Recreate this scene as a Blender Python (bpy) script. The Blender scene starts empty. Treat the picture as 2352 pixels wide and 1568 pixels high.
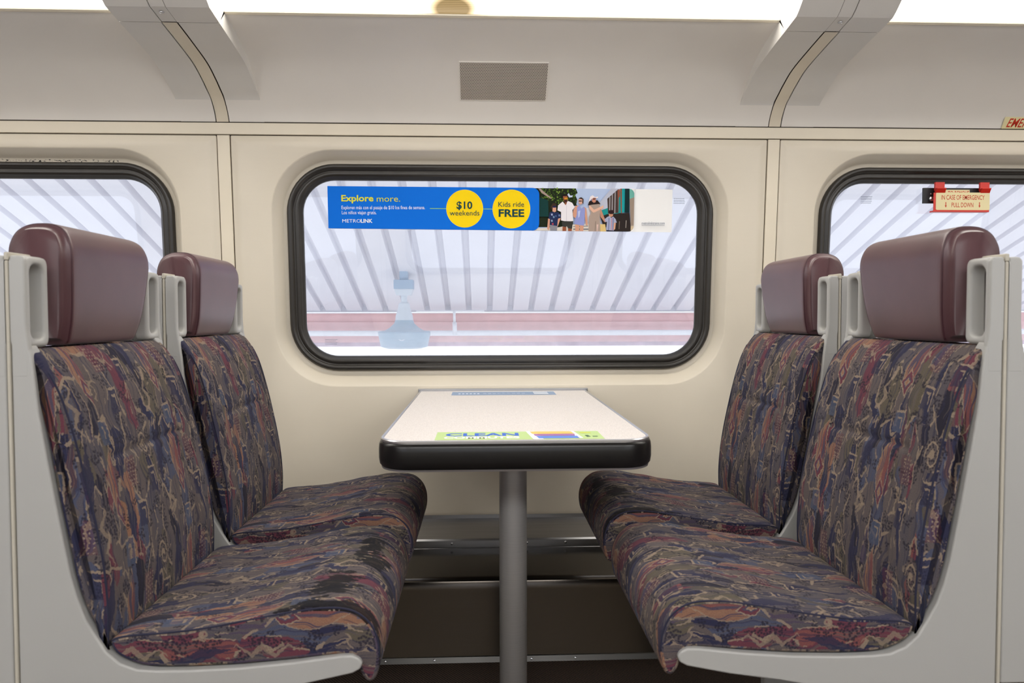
import bpy, bmesh, math, random
import numpy as np
from mathutils import Vector, Matrix

# ------------------------------------------------------------------ camera, world, exposure
C = bpy.context.scene.collection
PI = math.pi
F_PX = 1660.0
cam_d = bpy.data.cameras.new('camera')
cam = bpy.data.objects.new('camera', cam_d); C.objects.link(cam)
cam_d.sensor_fit = 'HORIZONTAL'; cam_d.sensor_width = 36.0
cam_d.lens = F_PX / 2352.0 * 36.0
cam_d.clip_start = 0.02; cam_d.clip_end = 200
yaw = math.atan(68 / F_PX); pit = math.atan(57 / F_PX)
cam.matrix_world = (Matrix.Translation((0, -2.5, 0.99)) @ Matrix.Rotation(-yaw, 4, 'Z')
                    @ Matrix.Rotation(PI / 2 - pit, 4, 'X') @ Matrix.Rotation(-0.0019, 4, 'Z'))
cam_d.dof.use_dof = True
cam_d.dof.focus_distance = 2.35
cam_d.dof.aperture_fstop = 7.0
bpy.context.scene.camera = cam

world = bpy.data.worlds.new('world'); bpy.context.scene.world = world
world.use_nodes = True
bg = world.node_tree.nodes['Background']
bg.inputs[0].default_value = (0.97, 0.975, 1.0, 1)
bg.inputs[1].default_value = 1.95

vs = bpy.context.scene.view_settings
vs.view_transform = 'Standard'; vs.look = 'None'; vs.gamma = 1.0
vs.use_curve_mapping = False
vs.exposure = 0.0
LAMP_FAR = 9.6
LAMP = 6.6          # strength of the long ceiling diffusers

# ------------------------------------------------------------------ helpers
def lin(c):
    return tuple(((x / 255) / 12.92 if x / 255 <= 0.04045 else ((x / 255 + 0.055) / 1.055) ** 2.4) for x in c)

def tag(o, label=None, cat=None, group=None, kind=None):
    if label: o['label'] = label
    if cat: o['category'] = cat
    if group: o['group'] = group
    if kind: o['kind'] = kind
    return o

def empty(name, loc, rz=0.0):
    o = bpy.data.objects.new(name, None); C.objects.link(o)
    o.empty_display_size = 0.05
    o.location = loc; o.rotation_euler = (0, 0, rz)
    return o

def mesh_obj(name, verts, faces, mats, parent=None, smooth=False, uv=None, mi=None, loc=None):
    me = bpy.data.meshes.new(name)
    me.from_pydata([tuple(v) for v in verts], [], faces)
    if not isinstance(mats, (list, tuple)): mats = [mats]
    for m in mats: me.materials.append(m)
    if smooth: me.polygons.foreach_set('use_smooth', [True] * len(me.polygons))
    if mi is not None: me.polygons.foreach_set('material_index', mi)
    if uv is not None:
        l = me.uv_layers.new(name='UVMap')
        l.data.foreach_set('uv', [c for p in uv for c in p])
    me.update()
    o = bpy.data.objects.new(name, me); C.objects.link(o)
    if parent: o.parent = parent
    if loc: o.location = loc
    return o

class MB:
    """collects geometry for ONE mesh object"""
    def __init__(s): s.v = []; s.f = []; s.mi = []; s.cur = 0
    def add(s, vs_, fs):
        b = len(s.v); s.v += [tuple(p) for p in vs_]
        for f in fs: s.f.append([b + i for i in f]); s.mi.append(s.cur)
        return s
    def box(s, x0, y0, z0, x1, y1, z1):
        return s.add([(x0,y0,z0),(x1,y0,z0),(x1,y1,z0),(x0,y1,z0),(x0,y0,z1),(x1,y0,z1),(x1,y1,z1),(x0,y1,z1)],
                     [(0,3,2,1),(4,5,6,7),(0,1,5,4),(1,2,6,5),(2,3,7,6),(3,0,4,7)])
    def prism(s, pts, a, b, axis='y'):
        """polygon pts (p,q) extruded from a to b. axis y: (p,t,q); axis x: (t,p,q); axis z: (p,q,t)"""
        def mk(p, q, t): return {'y': (p, t, q), 'x': (t, p, q), 'z': (p, q, t)}[axis]
        n = len(pts)
        v = [mk(p, q, a) for p, q in pts] + [mk(p, q, b) for p, q in pts]
        return s.add(v, [tuple(range(n))[::-1], tuple(range(n, 2 * n))] + [(i, (i + 1) % n, n + (i + 1) % n, n + i) for i in range(n)])
    def tube(s, pts, r, n=12, closed=False, cap=True):
        P = [Vector(p) for p in pts]; m = len(P); b = len(s.v); up = None
        for i, p in enumerate(P):
            if closed: t = (P[(i + 1) % m] - P[i - 1]).normalized()
            else: t = (P[min(i + 1, m - 1)] - P[max(i - 1, 0)]).normalized()
            if up is None: up = Vector((0, 0, 1)) if abs(t.z) < 0.9 else Vector((1, 0, 0))
            a = t.cross(up).normalized(); c = a.cross(t).normalized(); up = c
            rr = r[i] if isinstance(r, (list, tuple)) else r
            for k in range(n):
                q = p + (a * math.cos(2 * PI * k / n) + c * math.sin(2 * PI * k / n)) * rr
                s.v.append(tuple(q))
        for i in range(m if closed else m - 1):
            j = (i + 1) % m
            for k in range(n):
                s.f.append([b + i*n + k, b + i*n + (k+1) % n, b + j*n + (k+1) % n, b + j*n + k]); s.mi.append(s.cur)
        if cap and not closed:
            s.f.append([b + k for k in range(n)][::-1]); s.mi.append(s.cur)
            s.f.append([b + (m-1)*n + k for k in range(n)]); s.mi.append(s.cur)
        return s
    def lathe(s, prof, c, n=28, axis='z'):
        """prof: (r, h) pairs; about an axis through c"""
        b = len(s.v); m = len(prof)
        for r, h in prof:
            for k in range(n):
                a = 2 * PI * k / n; x, y = r * math.cos(a), r * math.sin(a)
                if axis == 'z': s.v.append((c[0]+x, c[1]+y, c[2]+h))
                elif axis == 'y': s.v.append((c[0]+x, c[1]+h, c[2]+y))
                else: s.v.append((c[0]+h, c[1]+x, c[2]+y))
        for i in range(m - 1):
            for k in range(n):
                s.f.append([b+i*n+k, b+i*n+(k+1) % n, b+(i+1)*n+(k+1) % n, b+(i+1)*n+k]); s.mi.append(s.cur)
        s.f.append([b+k for k in range(n)][::-1]); s.mi.append(s.cur)
        s.f.append([b+(m-1)*n+k for k in range(n)]); s.mi.append(s.cur)
        return s
    def build(s, name, mats, parent=None, smooth=False, bevel=0.0, seg=3, fixn=True, auto=None, loc=None):
        me = bpy.data.meshes.new(name)
        me.from_pydata(s.v, [], s.f)
        if not isinstance(mats, (list, tuple)): mats = [mats]
        for m in mats: me.materials.append(m)
        me.polygons.foreach_set('material_index', s.mi)
        if fixn:
            bm = bmesh.new(); bm.from_mesh(me)
            bmesh.ops.recalc_face_normals(bm, faces=bm.faces)
            if auto is not None:
                for e in bm.edges:
                    if len(e.link_faces) == 2 and e.calc_face_angle(0) > auto: e.smooth = False
            bm.to_mesh(me); bm.free()
        if smooth or auto is not None: me.polygons.foreach_set('use_smooth', [True] * len(me.polygons))
        me.update()
        o = bpy.data.objects.new(name, me); C.objects.link(o)
        if parent: o.parent = parent
        if loc: o.location = loc
        if bevel:
            bv = o.modifiers.new('bevel', 'BEVEL'); bv.width = bevel; bv.segments = seg
            bv.limit_method = 'ANGLE'; bv.angle_limit = math.radians(35)
            me.polygons.foreach_set('use_smooth', [True] * len(me.polygons))
            wn = o.modifiers.new('wn', 'WEIGHTED_NORMAL'); wn.keep_sharp = True
        return o

def catmull(P, n, closed=False):
    """resample polyline as Catmull-Rom with n samples per span"""
    P = [np.array(p, float) for p in P]; m = len(P); out = []
    for i in range(m if closed else m - 1):
        if closed: p0, p1, p2, p3 = P[i-1], P[i], P[(i+1) % m], P[(i+2) % m]
        else: p0, p1, p2, p3 = P[max(i-1, 0)], P[i], P[i+1], P[min(i+2, m-1)]
        for k in range(n):
            t = k / n
            out.append(0.5 * ((2*p1) + (-p0+p2)*t + (2*p0-5*p1+4*p2-p3)*t*t + (-p0+3*p1-3*p2+p3)*t**3))
    if not closed: out.append(P[-1])
    return out

def rrect(hw, hh, r, k=10, m=6, cx=0, cz=0):
    """rounded rectangle with a fixed vertex count, ccw from the lower right corner"""
    pts = []
    cs = [(hw-r, -hh+r, -PI/2), (hw-r, hh-r, 0), (-hw+r, hh-r, PI/2), (-hw+r, -hh+r, PI)]
    for i, (x, z, a) in enumerate(cs):
        arc = [(x + r*math.cos(a + PI/2*j/k), z + r*math.sin(a + PI/2*j/k)) for j in range(k+1)]
        pts += arc
        nx = cs[(i+1) % 4]; st = (nx[0] + r*math.cos(nx[2]), nx[1] + r*math.sin(nx[2]))
        for j in range(1, m):
            t = j / m; pts.append((arc[-1][0]*(1-t)+st[0]*t, arc[-1][1]*(1-t)+st[1]*t))
    return [(x+cx, z+cz) for x, z in pts]

# ------------------------------------------------------------------ materials
class NT:
    def __init__(s, name):
        s.m = bpy.data.materials.new(name); s.m.use_nodes = True
        s.t = s.m.node_tree; s.n = s.t.nodes; s.b = s.n['Principled BSDF']
    def new(s, ty, **kw):
        nd = s.n.new(ty)
        for k, v in kw.items(): setattr(nd, k, v)
        return nd
    def link(s, a, b): s.t.links.new(a, b)
    def put(s, sock, val):
        if val is None: return
        if isinstance(val, (int, float)):
            if sock.type in ('RGBA',): sock.default_value = (val, val, val, 1)
            elif sock.type == 'VECTOR': sock.default_value = (val, val, val)
            else: sock.default_value = val
        elif isinstance(val, tuple):
            sock.default_value = val if sock.type != 'RGBA' or len(val) == 4 else val + (1,)
        else: s.link(val, sock)
    def m_(s, op, a, b=None, c=None, clamp=False):
        nd = s.new('ShaderNodeMath', operation=op, use_clamp=clamp)
        s.put(nd.inputs[0], a); s.put(nd.inputs[1], b); s.put(nd.inputs[2], c)
        return nd.outputs[0]
    def mix(s, f, a, b, mode='MIX'):
        nd = s.new('ShaderNodeMix', data_type='RGBA', blend_type=mode)
        s.put(nd.inputs[0], f); s.put(nd.inputs[6], a); s.put(nd.inputs[7], b)
        return nd.outputs[2]
    def comb(s, x, y, z=0.0):
        nd = s.new('ShaderNodeCombineXYZ'); s.put(nd.inputs[0], x); s.put(nd.inputs[1], y); s.put(nd.inputs[2], z)
        return nd.outputs[0]
    def sep(s, v):
        nd = s.new('ShaderNodeSeparateXYZ'); s.link(v, nd.inputs[0]); return nd.outputs
    def noise(s, vec, scale, detail=2.0, rough=0.5, dist=0.0, dim='3D'):
        nd = s.new('ShaderNodeTexNoise', noise_dimensions=dim)
        if vec is not None: s.link(vec, nd.inputs['Vector'])
        nd.inputs['Scale'].default_value = scale; nd.inputs['Detail'].default_value = detail
        nd.inputs['Roughness'].default_value = rough; nd.inputs['Distortion'].default_value = dist
        return nd.outputs['Fac']
    def vor(s, vec, scale, feature='F1', out='Distance', rand=1.0, dim='2D'):
        nd = s.new('ShaderNodeTexVoronoi', voronoi_dimensions=dim, feature=feature)
        s.link(vec, nd.inputs['Vector']); nd.inputs['Scale'].default_value = scale
        nd.inputs['Randomness'].default_value = rand
        return nd.outputs[out]
    def ramp(s, fac, stops, interp='LINEAR'):
        nd = s.new('ShaderNodeValToRGB'); cr = nd.color_ramp; cr.interpolation = interp
        while len(cr.elements) < len(stops): cr.elements.new(0.5)
        for e, (p, c) in zip(cr.elements, stops):
            e.position = p; e.color = c if len(c) == 4 else tuple(c) + (1,)
        s.link(fac, nd.inputs[0]); return nd.outputs[0]
    def obj(s): return s.new('ShaderNodeTexCoord').outputs['Object']
    def uv(s): return s.new('ShaderNodeTexCoord').outputs['UV']
    def bump(s, h, strength=0.3, dist=0.002):
        nd = s.new('ShaderNodeBump'); nd.inputs['Strength'].default_value = strength
        nd.inputs['Distance'].default_value = dist
        s.link(h, nd.inputs['Height']); s.link(nd.outputs[0], s.b.inputs['Normal'])
    def base(s, c, rough=0.5, metal=0.0, spec=None):
        s.put(s.b.inputs['Base Color'], c if not isinstance(c, tuple) else c[:3] + (1,))
        s.put(s.b.inputs['Roughness'], rough); s.b.inputs['Metallic'].default_value = metal
        if spec is not None: s.b.inputs['Specular IOR Level'].default_value = spec

def mat_plain(name, rgb, rough=0.5, metal=0.0, var=0.04, nscale=6.0, bump=0.0, bscale=400, spec=None):
    t = NT(name); c = lin(rgb); o = t.obj()
    f = t.noise(o, nscale, 3)
    a = tuple(x * (1 - var) for x in c); b = tuple(min(1, x * (1 + var)) for x in c)
    t.base(t.ramp(f, [(0.3, a), (0.7, b)]), rough, metal, spec)
    if bump: t.bump(t.noise(o, bscale, 2), bump, 0.001)
    return t.m

def mat_emit(name, rgb, strength):
    t = NT(name); t.base(lin((150, 148, 142)), 0.5)
    t.b.inputs['Emission Color'].default_value = lin(rgb) + (1,)
    t.b.inputs['Emission Strength'].default_value = strength
    return t.m

def mat_wall():
    t = NT('cream_wall_panel'); o = t.obj()
    c = lin((223, 214, 197)); f = t.noise(o, 1.6, 4, 0.6)
    col = t.ramp(f, [(0.25, tuple(x*0.93 for x in c)), (0.75, tuple(min(1, x*1.03) for x in c))])
    mp = t.new('ShaderNodeMapping'); mp.inputs['Scale'].default_value = (3, 3, 60)
    t.link(o, mp.inputs[0])
    st = t.noise(mp.outputs[0], 3.0, 3)
    col = t.mix(t.m_('MULTIPLY', st, 0.06), col, lin((190, 178, 158)))
    t.base(col, 0.42); t.bump(t.noise(o, 300, 2), 0.12, 0.0006)
    return t.m

def mat_worn_wall():
    """same panel with chipped paint along the top of the left window"""
    m = mat_wall().copy(); m.name = 'cream_wall_panel_chipped'
    nt = m.node_tree; t = NT.__new__(NT); t.m = m; t.t = nt; t.n = nt.nodes; t.b = nt.nodes['Principled BSDF']
    src = t.b.inputs['Base Color'].links[0].from_socket
    o = t.obj(); x, y, z = t.sep(o)
    mp = t.new('ShaderNodeMapping'); mp.inputs['Scale'].default_value = (1, 1, 2.2); t.link(o, mp.inputs[0])
    n = t.noise(mp.outputs[0], 95, 3, 0.65)
    band = t.m_('MULTIPLY', t.m_('GREATER_THAN', z, 1.510), t.m_('LESS_THAN', z, 1.519))
    band = t.m_('MULTIPLY', band, t.m_('LESS_THAN', x, -1.22))
    chips = t.m_('MULTIPLY', band, t.m_('GREATER_THAN', n, 0.56))
    t.link(t.mix(chips, src, lin((45, 42, 38))), t.b.inputs['Base Color'])
    return m

def mat_carpet():
    t = NT('dark_brown_carpet'); o = t.obj(); x, y, z = t.sep(o)
    w = t.m_('SINE', t.m_('MULTIPLY', t.m_('ADD', x, t.m_('MULTIPLY', y, 0.8)), 700))
    n = t.noise(o, 260, 2)
    f = t.m_('ADD', t.m_('MULTIPLY', w, 0.25), n)
    t.base(t.ramp(f, [(0.3, lin((26, 19, 15))), (0.7, lin((84, 64, 50)))]), 0.95)
    t.bump(f, 0.6, 0.003)
    return t.m

def mat_brushed(name, rgb, rough=0.3, axis=2, metal=1.0):
    t = NT(name); o = t.obj()
    mp = t.new('ShaderNodeMapping'); s = [4, 4, 4]; s[axis] = 500; mp.inputs['Scale'].default_value = s
    t.link(o, mp.inputs[0]); f = t.noise(mp.outputs[0], 1.0, 3)
    c = lin(rgb)
    t.base(t.ramp(f, [(0.3, tuple(x*0.85 for x in c)), (0.7, c)]), t.m_('ADD', t.m_('MULTIPLY', f, 0.12), rough - 0.06), metal)
    t.bump(f, 0.02, 0.0003)
    return t.m

def mat_glass():
    """slightly dusty window pane: clear, mirror-like at the surface, dust towards the lower rim"""
    t = NT('dusty_window_glass'); t.n.remove(t.b)
    out = t.n['Material Output']
    tr = t.new('ShaderNodeBsdfTransparent'); tr.inputs[0].default_value = (0.94, 0.965, 1.0, 1)
    gl = t.new('ShaderNodeBsdfGlossy'); gl.inputs['Roughness'].default_value = 0.0
    fr = t.new('ShaderNodeFresnel'); ge = t.new('ShaderNodeNewGeometry')
    t.link(t.m_('SUBTRACT', 1.5, t.m_('MULTIPLY', ge.outputs['Backfacing'], 1.5 - 1 / 1.5)), fr.inputs[0])
    m1 = t.new('ShaderNodeMixShader'); t.link(t.m_('MULTIPLY', fr.outputs[0], 1.3), m1.inputs[0])
    t.link(tr.outputs[0], m1.inputs[1]); t.link(gl.outputs[0], m1.inputs[2])
    o = t.obj(); x, y, z = t.sep(o)
    dust = t.new('ShaderNodeBsdfTranslucent'); dust.inputs[0].default_value = lin((236, 240, 248)) + (1,)
    low = t.m_('SUBTRACT', 1.0, t.m_('DIVIDE', t.m_('SUBTRACT', z, 0.84), 0.16), clamp=True)
    mp = t.new('ShaderNodeMapping'); mp.inputs['Scale'].default_value = (1, 1, 3); t.link(o, mp.inputs[0])
    n = t.noise(mp.outputs[0], 14, 6, 0.7)
    fac = t.m_('ADD', t.m_('MULTIPLY', t.m_('MULTIPLY', low, n), 0.42), 0.035)
    m2 = t.new('ShaderNodeMixShader'); t.link(fac, m2.inputs[0])
    t.link(m1.outputs[0], m2.inputs[1]); t.link(dust.outputs[0], m2.inputs[2])
    t.link(m2.outputs[0], out.inputs['Surface'])
    return t.m

def mat_vinyl():
    t = NT('maroon_vinyl'); o = t.obj()
    f = t.noise(o, 9, 3)
    t.base(t.ramp(f, [(0.3, lin((80, 51, 56))), (0.7, lin((90, 59, 64)))]), 0.36, 0, 0.6)
    t.bump(t.vor(o, 900, dim='3D'), 0.10, 0.0006)
    t.b.inputs['Sheen Weight'].default_value = 0.1
    return t.m

def mat_perforated():
    """light grey sheet with rows of small round holes, staggered"""
    t = NT('perforated_sheet'); u, v, _ = t.sep(t.uv())
    P = 0.0054
    a = t.m_('DIVIDE', u, P); b = t.m_('DIVIDE', v, P)
    row = t.m_('FLOOR', b)
    sh = t.m_('MULTIPLY', t.m_('MODULO', row, 2.0), 0.5)
    fx = t.m_('SUBTRACT', t.m_('FRACT', t.m_('ADD', a, sh)), 0.5)
    fy = t.m_('SUBTRACT', t.m_('FRACT', b), 0.5)
    d = t.m_('SQRT', t.m_('ADD', t.m_('MULTIPLY', fx, fx), t.m_('MULTIPLY', fy, fy)))
    hole = t.m_('LESS_THAN', d, 0.30)
    t.base(t.mix(hole, lin((198, 188, 176)), lin((38, 32, 30))), 0.5)
    return t.m

def mat_fabric(name, stains=()):
    """woven transit moquette: long stripes, patches, leaves with diamonds, curls and hooks; u, v in metres"""
    t = NT(name); uu, vv, _ = t.sep(t.uv())
    u0 = t.m_('MULTIPLY', uu, 0.80); v0 = t.m_('MULTIPLY', vv, 0.80)
    raw = t.comb(u0, v0)
    def wob(scale, amp, off):
        nd = t.new('ShaderNodeTexNoise', noise_dimensions='2D'); nd.inputs['Scale'].default_value = scale
        nd.inputs['Detail'].default_value = 1.5
        mp = t.new('ShaderNodeMapping'); mp.inputs['Location'].default_value = (off, off * 1.7, 0); t.link(raw, mp.inputs[0])
        t.link(mp.outputs[0], nd.inputs['Vector'])
        return t.m_('MULTIPLY', t.m_('SUBTRACT', nd.outputs['Fac'], 0.5), amp)
    fine_u = wob(210, 0.0040, 1.0); fine_v = wob(210, 0.0040, 5.0)
    ub = t.m_('ADD', u0, wob(20, 0.026, 3.1)); vb = t.m_('ADD', v0, wob(20, 0.03, 7.7))
    u = t.m_('ADD', ub, fine_u); v = t.m_('ADD', vb, fine_v)
    um = t.m_('ADD', t.m_('ADD', u0, wob(16, 0.012, 9.0)), fine_u); vm = t.m_('ADD', t.m_('ADD', v0, wob(16, 0.012, 4.0)), fine_v)
    TU, TV = 0.186, 0.160
    NAVY = lin((50, 52, 88)); SLATE = lin((92, 98, 126)); TAUPE = lin((122, 109, 104)); OLIVE = lin((120, 109, 86))
    BURG = lin((134, 58, 74)); ORAN = lin((184, 128, 90)); BEIGE = lin((194, 168, 138)); PURP = lin((104, 88, 110))
    BLUE = lin((92, 106, 138)); BROWN = lin((124, 88, 80)); DARK = lin((44, 41, 54)); RUST = lin((160, 82, 74)); GREY = lin((110, 102, 106))
    def band(d, lo, hi): return t.m_('MULTIPLY', t.m_('GREATER_THAN', d, lo), t.m_('LESS_THAN', d, hi))
    # bands along v
    su = t.m_('FRACT', t.m_('DIVIDE', u, TU))
    col = t.ramp(su, [(0.0, TAUPE), (0.07, SLATE), (0.12, NAVY), (0.17, GREY), (0.25, PURP), (0.31, TAUPE), (0.42, BURG), (0.47, BROWN),
                      (0.53, SLATE), (0.60, TAUPE), (0.69, NAVY), (0.74, GREY), (0.84, RUST), (0.87, BURG), (0.93, OLIVE)], 'CONSTANT')
    # long narrow patches
    pv = t.comb(t.m_('MULTIPLY', u, 37), t.m_('MULTIPLY', v, 11))
    pc = t.sep(t.vor(pv, 1.0, out='Color'))[0]
    pcol = t.ramp(pc, [(0.0, TAUPE), (0.15, NAVY), (0.23, GREY), (0.34, BURG), (0.41, OLIVE), (0.50, SLATE), (0.58, RUST), (0.60, ORAN), (0.615, TAUPE)], 'CONSTANT')
    col = t.mix(t.m_('LESS_THAN', pc, 0.70), col, pcol)
    # jagged second generation, smaller
    pv2 = t.comb(t.m_('ADD', t.m_('MULTIPLY', u, 66), 11.0), t.m_('MULTIPLY', v, 22))
    pc2 = t.sep(t.vor(pv2, 1.0, out='Color'))[1]
    col = t.mix(t.m_('LESS_THAN', pc2, 0.34), col, t.ramp(pc2, [(0.0, NAVY), (0.06, TAUPE), (0.17, DARK), (0.20, GREY), (0.26, OLIVE), (0.30, BURG)], 'CONSTANT'))
    # thin streaks along v
    sv = t.comb(t.m_('MULTIPLY', ub, 260), t.m_('MULTIPLY', v0, 9))
    s1 = t.noise(sv, 1.0, 1.0, dim='2D')
    col = t.mix(t.m_('MULTIPLY', t.m_('GREATER_THAN', s1, 0.60), 0.55), col, NAVY)
    sv2 = t.comb(t.m_('MULTIPLY', ub, 240), t.m_('ADD', t.m_('MULTIPLY', v0, 8), 40.0))
    s2 = t.noise(sv2, 1.0, 1.0, dim='2D')
    col = t.mix(t.m_('MULTIPLY', t.m_('GREATER_THAN', s2, 0.61), 0.6), col, TAUPE)
    # speckle on grey patches
    sp = t.vor(raw, 250)
    nz = t.noise(raw, 38, 1.0, dim='2D')
    spk = t.m_('MULTIPLY', t.m_('LESS_THAN', sp, 0.40), t.m_('GREATER_THAN', nz, 0.55))
    col = t.mix(t.m_('MULTIPLY', spk, 0.8), col, DARK)
    # beige outlines of the patches
    ed = t.vor(pv, 1.0, feature='DISTANCE_TO_EDGE')
    em = t.m_('MULTIPLY', t.m_('LESS_THAN', ed, 0.036), t.m_('GREATER_THAN', t.noise(raw, 40, 1.0, dim='2D'), 0.50))
    col = t.mix(t.m_('MULTIPLY', em, 0.8), col, BEIGE)
    ed2 = t.vor(pv2, 1.0, feature='DISTANCE_TO_EDGE')
    em2 = t.m_('MULTIPLY', t.m_('LESS_THAN', ed2, 0.05), t.m_('GREATER_THAN', t.noise(t.comb(t.m_('ADD', u0, 3.0), v0), 34, 1.0, dim='2D'), 0.60))
    col = t.mix(t.m_('MULTIPLY', em2, 0.7), col, BEIGE)
    def cell(ou, ov, tu=TU, tv=TV):
        a = t.m_('MULTIPLY', t.m_('SUBTRACT', t.m_('FRACT', t.m_('ADD', t.m_('DIVIDE', um, tu), ou)), 0.5), tu)
        b = t.m_('MULTIPLY', t.m_('SUBTRACT', t.m_('FRACT', t.m_('ADD', t.m_('DIVIDE', vm, tv), ov)), 0.5), tv)
        return a, b
    # orange blade, then the diamond at its foot
    a, b = cell(0.15, 0.30)
    aa = t.m_('SUBTRACT', a, t.m_('MULTIPLY', t.m_('MULTIPLY', b, b), 3.0))
    w = t.m_('SUBTRACT', 0.0120, t.m_('MULTIPLY', t.m_('MULTIPLY', b, b), 4.6))
    leaf = t.m_('LESS_THAN', t.m_('ABSOLUTE', aa), w)
    lc = t.mix(t.m_('GREATER_THAN', aa, 0.001), ORAN, RUST)
    lc = t.mix(t.m_('GREATER_THAN', s1, 0.56), lc, PURP)
    col = t.mix(t.m_('MULTIPLY', leaf, 0.92), col, lc)
    col = t.mix(t.m_('MULTIPLY', band(t.m_('SUBTRACT', t.m_('ABSOLUTE', aa), w), 0.0, 0.0013), 0.8), col, BEIGE)
    dd = t.m_('ADD', t.m_('MULTIPLY', t.m_('ABSOLUTE', aa), 1.9), t.m_('ABSOLUTE', t.m_('ADD', b, 0.030)))
    for r_, c_ in ((0.022, BEIGE), (0.0192, BURG), (0.0125, PURP), (0.0085, BEIGE), (0.0065, ORAN)):
        col = t.mix(t.m_('LESS_THAN', dd, r_), col, c_)
    # curl: open ring with a tail
    a, b = cell(0.62, 0.05)
    r = t.m_('SQRT', t.m_('ADD', t.m_('MULTIPLY', t.m_('MULTIPLY', a, a), 3.4), t.m_('MULTIPLY', b, b)))
    th = t.m_('ARCTAN2', b, a)
    rr = t.m_('SUBTRACT', r, t.m_('MULTIPLY', th, 0.0021))
    col = t.mix(t.m_('MULTIPLY', t.m_('LESS_THAN', rr, 0.023), 0.85), col, TAUPE)
    col = t.mix(t.m_('MULTIPLY', t.m_('MULTIPLY', t.m_('LESS_THAN', rr, 0.023), t.m_('LESS_THAN', sp, 0.35)), 0.8), col, DARK)
    col = t.mix(t.m_('MULTIPLY', band(rr, 0.013, 0.0160), 0.9), col, BEIGE)
    col = t.mix(t.m_('MULTIPLY', t.m_('LESS_THAN', rr, 0.0055), 0.8), col, BEIGE)
    # stepped hooks
    for (ou, ov, c_in) in ((0.60, 0.36, NAVY), (0.10, 0.84, BLUE), (0.84, 0.60, NAVY)):
        a, b = cell(ou, ov)
        bx = t.m_('MAXIMUM', t.m_('MULTIPLY', t.m_('ABSOLUTE', a), 1.5), t.m_('ABSOLUTE', b))
        cut = t.m_('GREATER_THAN', t.m_('ADD', a, t.m_('MULTIPLY', b, 0.6)), 0.0)
        col = t.mix(t.m_('MULTIPLY', t.m_('LESS_THAN', bx, 0.016), 0.7), col, c_in)
        col = t.mix(t.m_('MULTIPLY', t.m_('MULTIPLY', band(bx, 0.0145, 0.0175), cut), 0.9), col, BEIGE)
        col = t.mix(t.m_('MULTIPLY', t.m_('MULTIPLY', band(bx, 0.0055, 0.0085), cut), 0.85), col, BEIGE)
    # tall zigzag flames, pale inside
    a, b = cell(0.36, 0.62)
    zg = t.m_('MULTIPLY', t.m_('PINGPONG', t.m_('ADD', b, 0.1), 0.016), 0.8)
    zm = t.m_('MULTIPLY', t.m_('LESS_THAN', t.m_('ABSOLUTE', t.m_('SUBTRACT', t.m_('ADD', a, zg), 0.006)), t.m_('SUBTRACT', 0.0045, t.m_('MULTIPLY', t.m_('ABSOLUTE', b), 0.10))), t.m_('LESS_THAN', t.m_('ABSOLUTE', b), 0.040))
    col = t.mix(t.m_('MULTIPLY', zm, 0.6), col, BEIGE)
    a, b = cell(0.40, 0.15)
    fl_ = t.m_('LESS_THAN', t.m_('ABSOLUTE', t.m_('SUBTRACT', a, t.m_('MULTIPLY', b, 0.18))), t.m_('SUBTRACT', 0.009, t.m_('MULTIPLY', t.m_('ABSOLUTE', b), 0.20)))
    col = t.mix(t.m_('MULTIPLY', fl_, 0.85), col, NAVY)
    # rows of dots
    a, b = cell(0.88, 0.22)
    dr = t.m_('SQRT', t.m_('ADD', t.m_('POWER', t.m_('SUBTRACT', t.m_('PINGPONG', t.m_('ADD', a, 1.0), 0.0060), 0.0030), 2.0),
                           t.m_('POWER', t.m_('SUBTRACT', t.m_('PINGPONG', t.m_('ADD', b, 1.0), 0.0060), 0.0030), 2.0)))
    dz = t.m_('MULTIPLY', t.m_('LESS_THAN', t.m_('ABSOLUTE', a), 0.012), t.m_('LESS_THAN', t.m_('ABSOLUTE', b), 0.022))
    col = t.mix(t.m_('MULTIPLY', dz, 0.35), col, BURG)
    col = t.mix(t.m_('MULTIPLY', t.m_('MULTIPLY', t.m_('LESS_THAN', dr, 0.0012), dz), 0.85), col, BEIGE)
    # weave
    wv = t.m_('MULTIPLY', t.m_('SINE', t.m_('MULTIPLY', t.m_('ADD', uu, vv), 3000)), t.m_('SINE', t.m_('MULTIPLY', t.m_('SUBTRACT', uu, vv), 3000)))
    hs = t.new('ShaderNodeHueSaturation'); hs.inputs['Saturation'].default_value = 0.88; hs.inputs['Value'].default_value = 0.74; t.link(col, hs.inputs['Color']); col = hs.outputs[0]
    fz = t.noise(t.comb(uu, vv), 700, 2.0, dim='2D')
    h = t.m_('ADD', t.m_('MULTIPLY', wv, 0.3), fz)
    col = t.mix(t.m_('MULTIPLY', t.m_('SUBTRACT', 1.0, h, clamp=True), FAB_DARK), col, DARK)
    # worn black patches, at their own places
    for (su_, sv_, ru, rv) in stains:
        ds = t.m_('SQRT', t.m_('ADD', t.m_('POWER', t.m_('DIVIDE', t.m_('SUBTRACT', uu, su_), ru), 2.0),
                               t.m_('POWER', t.m_('DIVIDE', t.m_('SUBTRACT', vv, sv_), rv), 2.0)))
        sn = t.noise(t.comb(t.m_('MULTIPLY', uu, 1.4), t.m_('MULTIPLY', vv, 0.45)), 62, 4.0, 0.65, dim='2D')
        f = t.m_('LESS_THAN', t.m_('ADD', ds, t.m_('MULTIPLY', t.m_('SUBTRACT', sn, 0.5), 3.8)), 1.15)
        col = t.mix(t.m_('MULTIPLY', f, 0.92), col, lin((22, 20, 24)))
    t.base(col, 0.9, 0, 0.12)
    t.b.inputs['Sheen Weight'].default_value = 0.03
    t.b.inputs['Sheen Roughness'].default_value = 0.5
    t.bump(h, 0.35, 0.0012)
    return t.m

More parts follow.
